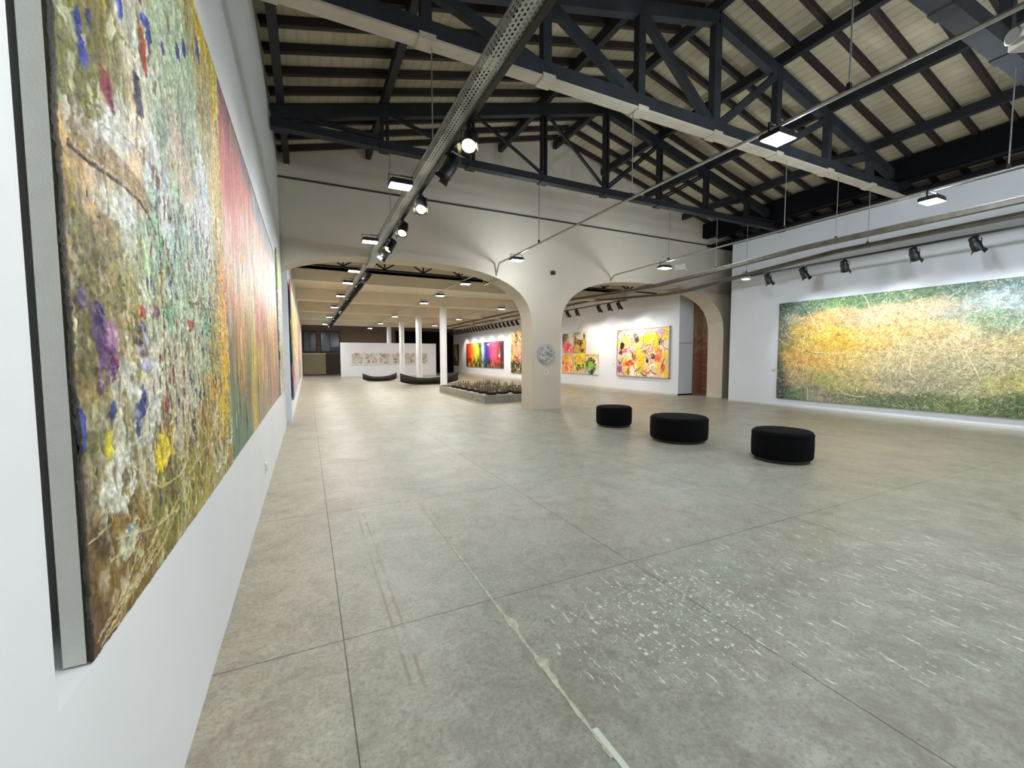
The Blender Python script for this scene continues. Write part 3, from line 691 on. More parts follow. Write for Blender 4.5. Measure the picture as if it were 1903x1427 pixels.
# ------------------------------------------------------------------ canvases on the left wall
def uvL(px, py, y0, y1, z0, z1, X=LX):
    p = on_x(px, py, X); return (p[1]-y0)/(y1-y0), (p[2]-z0)/(z1-z0)
def left_big():
    y0, y1, z0, z1 = 1.215, 3.21, .825, 3.23
    P = Paint(430, 560, 5)
    F = []
    def f(px, py, r, col, rv=None):
        u, v = uvL(px, py, y0, y1, z0, z1); F.append((u, v, r, rv or r, col))
    olive = (128,128,62); mint = (178,190,164); tan = (196,168,120); brown = (134,114,62); white = (214,216,206); sage = (150,180,154); yel = (212,190,72)
    for a in [(115,25,.05,mint), (112,90,.06,olive), (150,130,.06,olive), (200,30,.05,olive), (180,110,.06,(140,124,74)), (210,160,.06,(150,142,100)), (250,60,.09,(196,198,178)), (300,120,.1,(180,194,170)),
              (330,200,.1,(172,186,162)), (290,190,.08,mint), (240,120,.06,(186,182,156)), (130,185,.04,(170,170,140)), (150,235,.06,(214,214,208)), (210,235,.06,(200,204,200)), (300,260,.08,(186,190,180)),
              (140,290,.05,(214,180,124)), (190,270,.06,(224,196,168)), (250,290,.07,(220,196,164)), (330,300,.08,(214,194,170)), (150,340,.05,tan), (220,330,.05,(206,180,130)),
              (160,380,.04,(212,202,180)), (230,390,.06,(198,208,204)), (300,380,.08,(206,214,214)), (370,400,.07,(210,216,218)), (150,450,.06,brown), (190,470,.07,(146,126,70)), (240,450,.05,(170,170,140)),
              (290,460,.06,sage), (330,440,.07,(160,190,170)), (370,470,.06,(176,190,176)), (170,540,.06,(142,132,66)), (230,540,.06,(150,146,86)), (290,560,.06,(166,182,150)), (340,560,.07,(176,196,170)), (375,590,.05,(172,188,160)),
              (150,620,.05,(150,134,70)), (200,600,.05,(140,128,80)), (240,640,.06,(156,140,84)), (300,650,.07,(196,198,172)), (345,660,.07,(190,196,170)), (170,700,.05,(138,120,60)), (230,700,.06,(190,184,160)), (290,740,.07,(196,190,166)),
              (340,760,.08,(200,192,170)), (190,760,.06,(196,192,170)), (240,790,.06,(192,196,172)), (190,850,.05,(120,112,70)), (230,860,.06,(208,206,184)), (200,900,.06,(224,224,206)), (250,880,.05,(200,194,170)), (300,860,.05,(176,160,96)),
              (350,820,.06,(190,176,130)), (380,850,.05,(168,152,84)), (180,990,.05,(128,104,52)), (240,960,.05,(140,118,66)), (300,930,.05,(140,132,60)), (210,1050,.05,(142,118,58)), (190,1140,.05,(120,92,50)), (260,1010,.05,(150,128,66)),
              (370,40,.04,yel), (395,100,.03,yel), (380,60,.04,(190,170,60)), (398,180,.035,(204,192,80)), (398,260,.03,(204,176,100)), (402,340,.03,(216,180,110)), (405,420,.03,(220,190,140)), (410,500,.03,(212,160,90)),
              (412,560,.03,(214,150,60)), (415,620,.035,(222,178,50)), (418,690,.035,(226,190,56)), (415,760,.035,(212,184,62)), (398,620,.02,(160,150,60)), (400,720,.025,(210,176,60)), (425,820,.03,(168,150,90)), (360,860,.05,(158,150,70))]:
        f(*a[:2], a[2]*1.0, a[3])
    P.field(F, warp=.06, su=12, sv=14, sharp=2.6)
    n = P.noise(26, 9, 4, .6)-.5; P.c = np.clip(P.c*(1+n[..., None]*.35), 0, 255)
    P.h += P.noise(30, 22, 5, .75)*2.4
    def b(px, py, ru, rv, col, **k):
        u, v = uvL(px, py, y0, y1, z0, z1); P.blob(u, v, ru, rv, col, **k)
    navy = (36,52,128); blue = (44,70,160); pur = (92,70,112); crim = (128,30,58)
    P.strokes(900, .09, 1.6, .5, lift=.25, op=.6, ang=math.pi/2, angs=.5, curv=.6)
    P.strokes(220, .13, 1.5, .3, lift=.5, op=.6, ang=math.pi/2, angs=.7, curv=1.0, cols=[(226,222,200), (212,206,170), (186,170,110)], wh=.7)
    for a in [(135,215,.03,.02), (160,245,.04,.02), (200,250,.05,.02), (235,235,.05,.025), (190,225,.03,.02), (280,270,.05,.02), (180,372,.03,.02), (215,385,.04,.02), (245,400,.04,.02), (320,375,.06,.02), (365,400,.07,.025), (390,395,.04,.02), (345,420,.05,.015), (120,25,.03,.02), (205,45,.02,.04), (265,110,.05,.03), (235,700,.04,.03), (290,700,.05,.03), (275,780,.05,.03)]:
        b(a[0], a[1], a[2], a[3], (226,230,226), edge=1.6, lift=.6, ns=34, op=.6)  # white paint patches, partly lamp glare put into the colour
    for a in [(112,95,.04,.03), (150,140,.04,.03), (180,100,.03,.03), (165,560,.04,.03), (155,640,.03,.04), (180,470,.05,.02), (150,420,.04,.02), (165,830,.03,.03), (320,880,.05,.03), (215,560,.04,.02)]:
        b(a[0], a[1], a[2], a[3], (104,104,44), edge=1.6, lift=.3, ns=34, op=.65)
    for a in [(151,102,.016,.017,blue), (140,48,.008,.02,navy), (260,35,.018,.014,blue), (272,68,.016,.022,navy), (218,6,.01,.02,blue), (365,95,.028,.022,(60,82,160)), (327,90,.016,.014,navy), (340,92,.016,.012,navy), (300,90,.012,.008,navy),
              (160,30,.01,.012,(40,42,100)), (150,790,.012,.02,blue), (254,185,.02,.02,(54,52,84)), (250,160,.012,.02,(50,48,80)), (193,145,.018,.02,crim), (200,165,.01,.02,(110,40,70)), (262,90,.01,.05,(176,70,54)), (262,70,.02,.012,(190,110,70)),
              (368,205,.02,.01,(150,56,60)), (263,575,.014,.012,(176,52,48)), (352,600,.02,.012,(170,64,58)), (306,738,.012,.02,(160,40,60)), (182,620,.02,.03,pur), (190,655,.022,.04,(110,72,120)), (210,625,.026,.03,(176,138,166)), (208,672,.02,.02,(120,76,130)),
              (182,585,.012,.012,(70,60,110)), (147,548,.012,.012,(96,80,120)), (262,625,.02,.018,(52,44,90)), (265,655,.03,.03,(196,194,210)), (215,677,.014,.008,(170,40,50)), (262,745,.012,.02,(54,62,120)), (255,790,.01,.02,(58,66,130)),
              (208,760,.012,.018,(60,80,130)), (268,735,.01,.014,(70,90,110)), (300,842,.05,.022,(224,204,40)), (200,825,.014,.016,(214,206,60)), (222,890,.05,.04,(228,228,212)), (196,920,.02,.02,(228,228,212)), (312,590,.03,.03,(126,172,142)), (382,595,.03,.03,(120,172,140)),
              (365,450,.012,.03,(90,140,140)), (300,240,.03,.03,(150,166,150)), (190,1000,.02,.02,(96,76,40)), (244,985,.02,.012,(120,150,170)), (240,1000,.03,.02,(204,204,180))]:
        b(*a[:5], edge=1.15, lift=.9, ns=34)
    # the dark ridge sweeping down from the left edge
    pts = [uvL(x, y, y0, y1, z0, z1) for x, y in ((125,255), (160,290), (200,318), (235,345), (262,372), (278,400), (290,430))]
    for q in range(12): P.stroke([(u+.0035*q*(1-i/8)+.004*P.rg.random(), v+.003*q*(1-i/8)+.004*P.rg.random()) for i, (u, v) in enumerate(pts[:6])], 2, (146-3*q,124-3*q,62), .16, .12)
    P.stroke([(u-.002, v-.004) for u, v in pts], 1.6, (64,50,28), .8, -.6)  # shadow along the lower edge of the ridge, painted into the colour
    P.stroke([uvL(x, y, y0, y1, z0, z1) for x, y in ((122,240), (127,215), (150,205), (175,225), (210,250))], 1.4, (110,98,84), .6, .7)
    P.stroke([uvL(x, y, y0, y1, z0, z1) for x, y in ((160,190), (185,200), (215,240), (250,275), (300,330))], 1.4, (120,108,90), .6, .7)
    n2 = P.noise(110, 140, 3, .8)-.5; P.c = np.clip(P.c*(1+n2[..., None]*.7), 0, 255); P.h += n2*2.2  # crevices of the relief darkened in the colour too
    n3 = np.clip((P.noise(60, 26, 3, .7)-.62)*8, 0, 1)[..., None]*.6; P.c = P.c*(1-n3)+np.array((92,80,48))*n3
    n4 = np.clip((P.noise(50, 30, 3, .7)-.62)*8, 0, 1)[..., None]*.6; P.c = P.c*(1-n4)+np.array((234,232,220))*n4
    # seam between two lengths of canvas
    us = (1.87-y0)/(y1-y0); P.stroke([(us, .02), (us, .55)], 2, (110,100,70), .7, -1)
    # small flecks
    rg = P.rg
    for _ in range(260):
        u = .25+.6*rg.random(); v = rg.random()**.8*.5+.05
        P.blob(u, v, .0035+.003*rg.random(), .008+.008*rg.random(), [(84,84,104), (70,86,120), (120,84,60), (90,96,70), (150,60,70)][rg.integers(5)], edge=.4, lift=.3)
    # long cream drips fanning from the lower left corner
    for (xa, ya), (xb, yb) in (((180,1190), (300,960)), ((190,1170), (260,1000)), ((185,1200), (240,1090)), ((195,1180), (340,900)), ((250,1090), (330,940)), ((165,1010), (200,930)), ((205,1040), (270,970)), ((240,860), (300,905)), ((300,905), (350,850)), ((350,880), (405,770)), ((215,1000), (330,945)), ((225,1120), (290,985))):
        a_, b_ = uvL(xa, ya, y0, y1, z0, z1), uvL(xb, yb, y0, y1, z0, z1); mid_ = ((a_[0]+b_[0])/2+.01, (a_[1]+b_[1])/2-.01)
        P.stroke([a_, mid_, b_], 1.4, (226,220,190), .85, 1.0); P.stroke([(a_[0]+.012, a_[1]), (mid_[0]+.02, mid_[1]), (b_[0]+.015, b_[1])], 1, (206,196,140), .6, .6)
    for (x, y, r_) in ((355,520,.05), (415,830,.05), (402,850,.04), (425,800,.04)):
        u, v = uvL(x, y, y0, y1, z0, z1); P.stroke([(u+r_*math.cos(a), v+r_*.8*math.sin(a)) for a in np.linspace(2.6, 6.4, 12)], 3, (216,214,190), .9, 1.2)
    P.c = 255*(P.c/255)**1.2; mean_ = P.c.mean(-1, keepdims=True); P.c = np.clip(mean_+(P.c-mean_)*1.2, 0, 255)
    P.c[:, :3] *= .35; P.grain(.35, 120, 150)
    t = empty('abstract_painting', (LX-.06, y0, z0), 0, 'huge thickly painted olive, white and mint abstract canvas filling the left foreground', 'painting')
    ob = P.mesh('canvas', (.062, 0, 0), (0, y1-y0, 0), (0, 0, z1-z0), (1, 0, 0), .0035, M['impasto'], t, thick=.006)
    MB().box(.05, .058, .002, y1-y0-.002, .002, z1-z0-.002).build('canvas_edge', M['canvas_side'], t)
    MB().box(.012, .05, .0, y1-y0, .0, z1-z0).build('backing_board', M['grey_board'], t)
left_big()
def streaky(y0, y1, z0, z1, W, H, seed, pts, label, X=LX, strokes=900, extra=None, rel=.003, ob='abstract_painting', matl='impasto', board=True):
    P = Paint(W, H, seed); P.field(pts, warp=.05, su=9, sv=2, sharp=1.0)
    n = P.noise(40, 4, 4, .6)-.5; P.c = np.clip(P.c*(1+n[..., None]*.5), 0, 255); P.h += P.noise(46, 10, 4, .7)*1.8
    P.strokes(strokes, .12, 1.5, .55, ang=math.pi/2, angs=.15, curv=.3, cols=[(226,214,190), (214,180,70), (90,110,90), (190,90,80)], wh=.25)
    if extra: extra(P)
    P.grain(.3, 100, 100)
    t = empty(ob, (X, y0, z0), 0, label, 'painting')
    P.mesh('canvas', (-.004, 0, 0), (0, y1-y0, 0), (0, 0, z1-z0), (1, 0, 0), rel, M[matl], t, thick=.02)
    if board: MB().box(-.08, -.022, .003, y1-y0-.003, .003, z1-z0-.003).build('backing_board', M['grey_board'], t)
    return t
streaky(3.22, 5.0, .825, 3.23, 260, 340, 8, [(.1,.97,.2,.06,(104,104,124)), (.6,.97,.3,.05,(120,124,140)), (.2,.84,.2,.12,(196,84,96)), (.6,.82,.25,.12,(206,112,98)), (.3,.68,.3,.1,(212,110,84)), (.8,.7,.3,.1,(190,170,170)), (.3,.55,.3,.1,(220,200,196)),
        (.7,.56,.3,.1,(212,206,200)), (.2,.42,.2,.12,(206,120,72)), (.6,.42,.2,.12,(214,170,110)), (.9,.45,.2,.1,(206,190,150)), (.1,.26,.1,.14,(88,116,92)), (.35,.28,.15,.12,(212,160,60)), (.6,.26,.12,.12,(96,120,92)), (.8,.26,.12,.12,(222,190,64)),
        (.2,.08,.3,.1,(84,118,90)), (.5,.08,.1,.12,(70,104,84)), (.8,.1,.12,.12,(206,164,70)), (1,.1,.1,.1,(96,112,70))],
        'tall canvas second from the viewer, coral red above and green and ochre streaks below')
streaky(5.01, 8.4, .825, 3.23, 300, 300, 9, [(.2,.95,.4,.06,(120,140,170)), (.7,.95,.4,.06,(150,170,196)), (.1,.8,.2,.12,(206,170,160)), (.4,.8,.2,.12,(190,150,140)), (.8,.8,.3,.12,(196,204,214)), (.3,.6,.3,.1,(214,190,180)), (.8,.6,.3,.1,(206,196,204)), (.2,.45,.2,.1,(196,110,90)),
        (.6,.42,.2,.1,(214,180,120)), (.9,.42,.2,.1,(206,140,110)), (.15,.25,.12,.1,(214,170,80)), (.4,.25,.2,.1,(150,110,90)), (.7,.25,.2,.1,(200,170,110)), (.3,.08,.2,.1,(150,130,104)), (.6,.08,.2,.1,(170,130,120)), (.9,.1,.2,.1,(160,110,100))],
        'tall canvas third from the viewer, pale blue, pink and ochre vertical streaks')
streaky(8.46, 9.7, .84, 3.4, 120, 200, 10, [(.3,.95,.4,.06,(150,176,160)), (.4,.8,.3,.1,(128,176,84)), (.7,.65,.4,.1,(180,196,176)), (.3,.5,.4,.1,(190,196,190)), (.5,.3,.4,.1,(176,186,160)), (.5,.08,.5,.1,(196,196,180))],
        'narrow light green canvas at the far end of the left wall', X=LX+.03, board=False)
streaky(11.12, 25.5, .5, 3.3, 420, 220, 11, [(.01,.9,.03,.4,(28,34,70)), (.01,.6,.03,.1,(150,150,40)), (.01,.3,.02,.2,(34,80,86)), (.03,.1,.05,.1,(86,80,110)), (.06,.8,.04,.3,(196,150,140)), (.12,.7,.06,.3,(214,170,110)), (.2,.6,.08,.2,(222,190,90)), (.14,.35,.08,.15,(206,190,150)),
        (.1,.1,.08,.1,(180,180,200)), (.3,.7,.1,.3,(226,206,150)), (.4,.5,.15,.3,(226,200,170)), (.3,.15,.1,.15,(176,176,190)), (.6,.5,.2,.3,(206,150,130)), (.85,.5,.2,.3,(190,150,110)), (.7,.1,.2,.1,(170,160,150))],
        'long colourful canvas with a navy edge on the left wall beyond the arch', X=-.31, strokes=900, rel=.004, matl='oil', board=False)

# ------------------------------------------------------------------ long canvas on the right wall
def right_big():
    y0, y1, z0, z1 = 8.05, 2.3, .24, 3.08          # u runs from the far end towards the viewer
    P = Paint(1000, 500, 21)
    dg = (66,78,74); gg = (124,132,114); cream = (206,192,152); yo = (214,170,76); teal = (60,86,92)
    P.field([(.02,.97,.06,.05,teal), (.1,.94,.08,.06,(84,104,90)), (.25,.96,.1,.05,(96,128,74)), (.45,.97,.1,.05,(88,118,80)), (.02,.7,.03,.2,(96,104,84)), (.01,.4,.02,.3,(64,74,60)), (.02,.08,.05,.1,(48,54,54)), (.06,.8,.05,.06,(150,152,130)),
             (.1,.6,.07,.12,(204,170,84)), (.2,.62,.1,.12,(222,176,70)), (.28,.58,.08,.12,(226,172,60)), (.16,.42,.1,.1,(216,164,84)), (.3,.4,.1,.1,(214,176,96)), (.22,.8,.1,.06,(196,152,90)), (.4,.78,.1,.08,(190,162,120)), (.42,.6,.08,.1,(214,172,92)),
             (.5,.75,.08,.08,(206,170,120)), (.56,.62,.08,.1,(214,178,110)), (.6,.84,.08,.06,(196,168,130)), (.35,.25,.1,.08,(186,172,110)), (.12,.25,.08,.08,(190,164,120)), (.22,.22,.06,.06,(150,160,84)), (.45,.4,.1,.1,(196,176,130)), (.5,.25,.1,.08,(170,158,130)),
             (.15,.08,.1,.06,(150,144,124)), (.1,.06,.05,.05,(76,110,74)), (.35,.06,.1,.05,(120,124,92)), (.5,.05,.1,.05,(96,110,76)), (.6,.5,.1,.1,(186,170,130)), (.7,.8,.08,.08,(150,156,140)), (.78,.7,.07,.08,(110,134,100)), (.85,.85,.1,.08,(140,156,156)), (.95,.93,.1,.06,(60,84,90)),
             (.75,.95,.1,.04,(80,104,92)), (.7,.55,.08,.1,(190,170,128)), (.82,.52,.08,.08,(186,166,120)), (.93,.6,.06,.1,(206,170,92)), (.95,.45,.06,.08,(200,150,110)), (.75,.35,.1,.08,(170,160,128)), (.65,.25,.1,.08,(160,156,120)), (.85,.28,.1,.08,(176,168,100)), (.7,.08,.1,.05,(104,118,76)), (.88,.08,.1,.05,(90,104,70)), (.9,.7,.08,.06,(150,162,150))],
            warp=.05, su=12, sv=6, sharp=1.0)
    n = P.noise(60, 30, 4, .7)-.5; P.c = np.clip(P.c*(1+n[..., None]*.5), 0, 255)
    P.strokes(9000, .012, 1.2, .8, lift=.35, op=.75, curv=1.6)
    P.strokes(9500, .013, 1.1, .5, lift=.5, op=.7, curv=1.6, cols=[(232,222,190), (240,234,214), (226,214,176), (212,206,190), (90,98,76), (84,88,76), (214,170,110)], wh=.68)
    for _ in range(16):
        u, v = P.rg.random(2)*[.96, .75]+[.02, .12]; a = P.rg.random()*math.pi*2; k = (P.rg.random()-.5)*2; pts = []
        for q in range(10): pts.append((u, v)); u += math.cos(a)*.014; v += math.sin(a)*.028; a += k*.25
        P.stroke(pts, 1.6, (234,218,168), .8, 1.0)
    P.grain(.5, 260, 140)
    t = empty('abstract_painting', (RX, y0, z0), 0, 'very long golden and green tangled abstract canvas on the right wall', 'painting')
    P.mesh('canvas', (-.06, 0, 0), (0, y1-y0, 0), (0, 0, z1-z0), (-1, 0, 0), .004, M['oil'], t, thick=.05)
right_big()

# ------------------------------------------------------------------ paintings on the far wall
def wall_pic(ya, yb, z0, z1, W, H, seed, fn, label, frame=False, cat='painting'):
    """ya is the end farther from the viewer (left in view)"""
    P = Paint(W, H, seed); fn(P)
    t = empty('framed_painting' if frame else 'abstract_painting', (RX, ya, z0), 0, label, cat)
    P.mesh('canvas', (-.05, 0, 0), (0, yb-ya, 0), (0, 0, z1-z0), (-1, 0, 0), .002, M['oil'], t, thick=.045)
    if frame:
        L_ = abs(yb-ya); H_ = z1-z0; f = MB(); e = .03
        f.box(-.075, 0, e, 0, -e, H_+e).box(-.075, 0, -L_, -L_-e, -e, H_+e).box(-.075, 0, e, -L_-e, -e, 0).box(-.075, 0, e, -L_-e, H_, H_+e)
        f.build('frame', M['silver'], t)
    return t
def p_flower(P):
    P.field([(u/8+.06, v/8+.06, .1, .1, [(240,214,190), (246,200,80), (236,190,170), (250,206,60), (244,226,210)][P.rg.integers(5)]) for u in range(8) for v in range(8)], warp=.05)
    for b in [(.65,.78,.18,.1,(248,214,40)), (.75,.7,.14,.1,(250,218,60)), (.25,.72,.12,.1,(246,190,110)), (.5,.3,.08,.2,(240,190,50)), (.45,.55,.08,.15,(248,204,60)), (.1,.65,.045,.1,(30,24,20)), (.07,.52,.05,.06,(90,30,30)), (.15,.55,.07,.05,(226,80,100)), (.25,.27,.12,.05,(224,56,70)),
              (.12,.24,.08,.05,(240,150,60)), (.4,.78,.05,.09,(80,40,50)), (.38,.86,.05,.06,(120,110,120)), (.85,.72,.03,.08,(50,30,30)), (.72,.42,.035,.06,(50,40,30)), (.62,.33,.03,.05,(60,40,30)), (.55,.52,.06,.03,(120,110,50)), (.68,.56,.06,.06,(210,130,150)),
              (.83,.5,.06,.12,(236,120,80)), (.8,.38,.06,.08,(230,110,70)), (.9,.2,.045,.09,(206,70,90)), (.05,.3,.04,.1,(120,90,150)), (.06,.15,.06,.1,(150,90,140)), (.85,.92,.08,.05,(206,180,220)), (.35,.4,.05,.08,(140,100,60)), (.2,.45,.1,.04,(220,230,216)), (.3,.55,.1,.08,(244,190,180)), (.5,.1,.1,.04,(190,196,70)), (.24,.1,.03,.09,(110,90,50))]:
        P.blob(*b, edge=.6)
    P.strokes(420, .1, 1.3, .6, cols=[(70,40,40), (250,240,220), (240,120,60), (150,130,150)], wh=.4); P.grain(.15)
def p_rainbow(P):
    cs = [(150,40,30), (222,40,24), (240,120,40), (246,186,50), (236,220,60), (196,220,50), (60,90,50), (206,220,240), (40,50,150), (60,50,140), (226,70,120), (240,90,140), (232,90,110), (150,40,60), (70,30,50)]
    P.field([((i+.5)/15, .6, .05, 3, c) for i, c in enumerate(cs)]+[((i+.5)/15, .05, .04, .14, [(60,50,24), (110,104,30), (90,70,40), (150,150,60)][i % 4]) for i in range(15)], warp=.03, su=10, sv=2, sharp=1.4)
    for _ in range(60): P.blob(P.rg.random(), P.rg.random()*.3, .015, .09, [(70,64,24), (110,110,36), (50,34,20)][P.rg.integers(3)], edge=.6)
    for b in [(.92,.45,.03,.08,(240,220,214)), (.9,.25,.05,.07,(226,60,60)), (.97,.8,.03,.16,(70,20,30)), (.42,.85,.03,.08,(60,80,40)), (.5,.6,.03,.2,(206,220,236)), (.56,.3,.03,.14,(40,90,130)), (.65,.9,.04,.04,(250,240,240)), (.1,.1,.03,.1,(236,130,70))]: P.blob(*b, edge=.6)
    P.strokes(400, .08, 1.2, .6, ang=math.pi/2, angs=.3, curv=.4); P.grain(.15)
def p_tall(P):
    P.field([(.5,.95,.6,.06,(232,206,170)), (.2,.8,.2,.1,(206,150,60)), (.6,.75,.2,.12,(70,56,30)), (.9,.85,.2,.1,(214,190,90)), (.5,.55,.6,.1,(226,150,110)), (.2,.4,.3,.1,(226,190,90)), (.6,.35,.3,.08,(140,60,56)), (.9,.4,.2,.1,(232,140,120)), (.5,.12,.6,.14,(56,66,40)), (.9,.05,.2,.1,(90,110,60))], warp=.08)
    P.strokes(260, .2, 1.6, .6, cols=[(240,220,180), (50,30,20), (230,130,70)], wh=.4); P.grain(.2)
def p_olive(P):
    P.field([(.2,.8,.3,.2,(130,120,80)), (.6,.5,.2,.3,(214,204,160)), (.9,.7,.2,.3,(60,54,34)), (.3,.2,.3,.2,(90,80,50)), (.8,.1,.3,.1,(110,100,80))], warp=.08)
    P.strokes(160, .2, 1.6, .5, ang=math.pi/2, angs=.3); P.grain(.2)
wall_pic(15.42, 12.35, .66, 2.68, 200, 140, 31, p_flower, 'square yellow and pink abstract painting in a thin silver frame', True)
wall_pic(36.0, 28.05, .66, 2.68, 240, 100, 32, p_rainbow, 'wide rainbow striped painting seen through the left arch')
wall_pic(26.75, 25.2, .4, 3.32, 70, 120, 33, p_tall, 'tall orange, red and dark green painting half hidden by the pier')
wall_pic(39.75, 38.15, .68, 2.72, 60, 100, 34, p_olive, 'narrow dull olive painting at the far end of the painting wall')
def small(bl, base, cols):
    def fn(P):
        P.field(base, warp=.08)
        for b in bl: P.blob(*b, edge=.6)
        P.strokes(120, .16, 1.3, .5, cols=cols, wh=.4); P.grain(.15)
    return fn
wall_pic(20.1, 19.03, 1.72, 2.77, 70, 70, 35, small([(.2,.85,.2,.14,(30,60,34)), (.45,.55,.16,.14,(220,160,60)), (.5,.3,.3,.2,(232,56,60)), (.1,.55,.1,.2,(90,70,30))], [(.3,.3,.4,.3,(236,120,120)), (.8,.8,.3,.3,(236,226,206)), (.2,.8,.3,.2,(90,110,70))], [(240,230,210), (240,80,70)]),
         'small square painting, red blot under dark green, upper left of the five')
wall_pic(18.95, 17.95, 1.72, 2.77, 70, 70, 36, small([(.5,.5,.24,.16,(70,30,24)), (.5,.25,.2,.14,(216,150,40)), (.12,.6,.08,.3,(110,40,60)), (.75,.12,.15,.1,(60,50,50)), (.9,.8,.08,.16,(60,50,60)), (.3,.95,.3,.06,(110,120,120))], [(.5,.3,.4,.3,(206,170,50)), (.5,.8,.4,.2,(220,214,180))], [(240,230,200), (200,190,60), (50,40,40)]),
         'small square painting, dark brown over yellow, upper right of the five')
wall_pic(20.1, 19.03, .6, 1.65, 70, 70, 37, small([(.4,.35,.16,.28,(240,110,30)), (.7,.75,.14,.14,(236,196,40)), (.05,.55,.06,.1,(110,70,20)), (.85,.25,.08,.2,(200,100,60))], [(.4,.5,.5,.4,(244,170,80)), (.8,.2,.3,.3,(238,200,150))], [(250,240,200), (230,90,40)]),
         'small square orange painting, lower left of the five')
wall_pic(18.97, 17.97, .6, 1.68, 70, 70, 38, small([(.5,.7,.22,.16,(246,170,30)), (.45,.32,.26,.16,(50,84,20)), (.85,.4,.1,.16,(40,60,50)), (.15,.6,.08,.3,(120,110,40))], [(.5,.6,.5,.4,(236,210,60)), (.5,.1,.5,.14,(214,180,150))], [(240,240,200), (90,110,40)]),
         'small square painting, yellow above dark green, lower middle of the five')
wall_pic(17.9, 16.88, .6, 1.66, 70, 70, 39, small([(.45,.45,.44,.38,(18,36,22)), (.42,.44,.27,.24,(130,190,40)), (.5,.1,.2,.12,(40,44,20)), (.15,.92,.2,.04,(216,110,50)), (.7,.92,.2,.04,(150,170,80))], [(.5,.85,.5,.2,(226,206,150)), (.1,.3,.2,.3,(170,200,190)), (.9,.3,.2,.3,(220,220,200))], [(240,230,200), (210,130,70)]),
         'small square painting of a lime green disc in a dark ring, rightmost of the five')

# ------------------------------------------------------------------ relief disc, plates and small fittings
rd = empty('round_relief', (6.1, AY0, 1.58), 0, 'round pale relief disc hung on the centre pier', 'wall sculpture')
dm = MB(); rg = np.random.default_rng(3); nr_, na = 26, 64
vs = [(0, -.06, 0)]
for i in range(1, nr_+1):
    r = .27*i/nr_
    for j in range(na):
        a = 2*math.pi*j/na; hgt = .05+.02*math.sin(9*r/.27+3*math.sin(3*a))*math.cos(5*a+14*r)+(rg.random()-.5)*.016
        if i >= nr_-1: hgt = .02 if i == nr_ else .055
        vs.append((r*math.cos(a), -hgt, r*math.sin(a)))
fs = [(0, 1+j, 1+(j+1) % na) for j in range(na)]
for i in range(nr_-1):
    for j in range(na): fs.append((1+i*na+j, 1+(i+1)*na+j, 1+(i+1)*na+(j+1) % na, 1+i*na+(j+1) % na))
M['relief'] = mat('speckled_relief', (206,200,188), .7, var=.3, scale=26, col2=(96,88,80), bump=.4, bscale=80)
dm.add(vs, fs, True); dm.build('carved_face', M['relief'], rd)
MB().lathe([(.275, -.045), (.285, -.03), (.285, 0)], n=48, axis='y').build('rim', M['silver'], rd)
def card(name, label, x, y, z, nx, w, h, cat='label'):
    t = empty(name, (x, y, z), 0, label, cat)
    if nx: MB().box(0, nx*.006, -w/2, w/2, -h/2, h/2).build('card', M['paper'], t); q = MB()
    else: MB().box(-w/2, w/2, -.006, 0, -h/2, h/2).build('card', M['paper'], t); q = MB()
    for k in range(3):
        zz = h*.25-k*h*.22
        if nx: q.box(nx*.006, nx*.0075, -w*.35, w*(.35-.12*k), zz-.005, zz+.003)
        else: q.box(-w*.35, w*(.35-.12*k), -.0075, -.006, zz-.005, zz+.003)
    q.build('text_lines', M['dark_brown'], t)
card('wall_label', 'small white caption card under the round relief', 6.12, AY0, 1.07, 0, .15, .1)
card('wall_label', 'small caption card beside the left edge of the long right canvas', RX, 8.2, 1.07, -1, .14, .1)
card('wall_label', 'small caption card left of the silver-framed painting', RX, 15.75, 1.15, -1, .14, .1)
so = empty('speaker_box', (6.3, AY0, 3.86), 0, 'tiny black box fixed high on the centre pier', 'wall box'); MB().box(-.055, .055, -.07, 0, -.055, .055).build('body', M['black_metal'], so, bevel=.006); MB().box(-.04, .04, -.075, -.07, -.04, .04).build('grille', M['steel_dark'], so)
def outlet(label, x, y, z, nx, col):
    t = empty('power_outlet', (x, y, z), 0, label, 'outlet')
    MB().box(0, nx*.01, -.04, .04, -.06, .06).build('cover_plate', M['white'], t, bevel=.003)
    MB().lathe([(.012, 0), (.012, .003)], c=(nx*.01, -.0, .015), n=10, axis='x').lathe([(.012, 0), (.012, .003)], c=(nx*.01, 0, -.02), n=10, axis='x').build('socket', M['steel_dark'], t)
outlet('white power outlet low on the left wall below the canvases', LX, 5.3, .29, 1, 0)
outlet('pale power outlet low under the silver-framed painting', RX, 12.75, .41, -1, 0)

# ------------------------------------------------------------------ ottomans
def ottoman(x, y, r, h, label):
    t = empty('round_ottoman', (x, y, 0), 0, label, 'ottoman', 'black round ottomans')
    prof = [(r*.9, .045), (r-.012, .05), (r-.002, .075), (r, .12), (r+.003, h*.5), (r, h-.08), (r-.002, h-.05), (r-.012, h-.02), (r-.035, h-.004), (r-.07, h), (.0001, h+.006)]
    MB().lathe(prof, n=64).build('cushion', M['black_fabric'], t)
    MB().tube([((r+.001)*math.cos(a), (r+.001)*math.sin(a), h-.05) for a in np.linspace(0, 2*math.pi, 65)], .005, 6, cap=False).build('piping', M['black_fabric'], t)
    MB().lathe([(r*.9, 0), (r*.9, .05)], n=40).build('plinth_ring', M['black_metal'], t)
ottoman(5.99, 7.28, .38, .43, 'small black round ottoman, leftmost and farthest of three')
ottoman(5.99, 5.49, .49, .44, 'widest black round ottoman, in the middle of three')
ottoman(6.19, 3.77, .39, .44, 'tall-looking black round ottoman, rightmost and nearest of three')

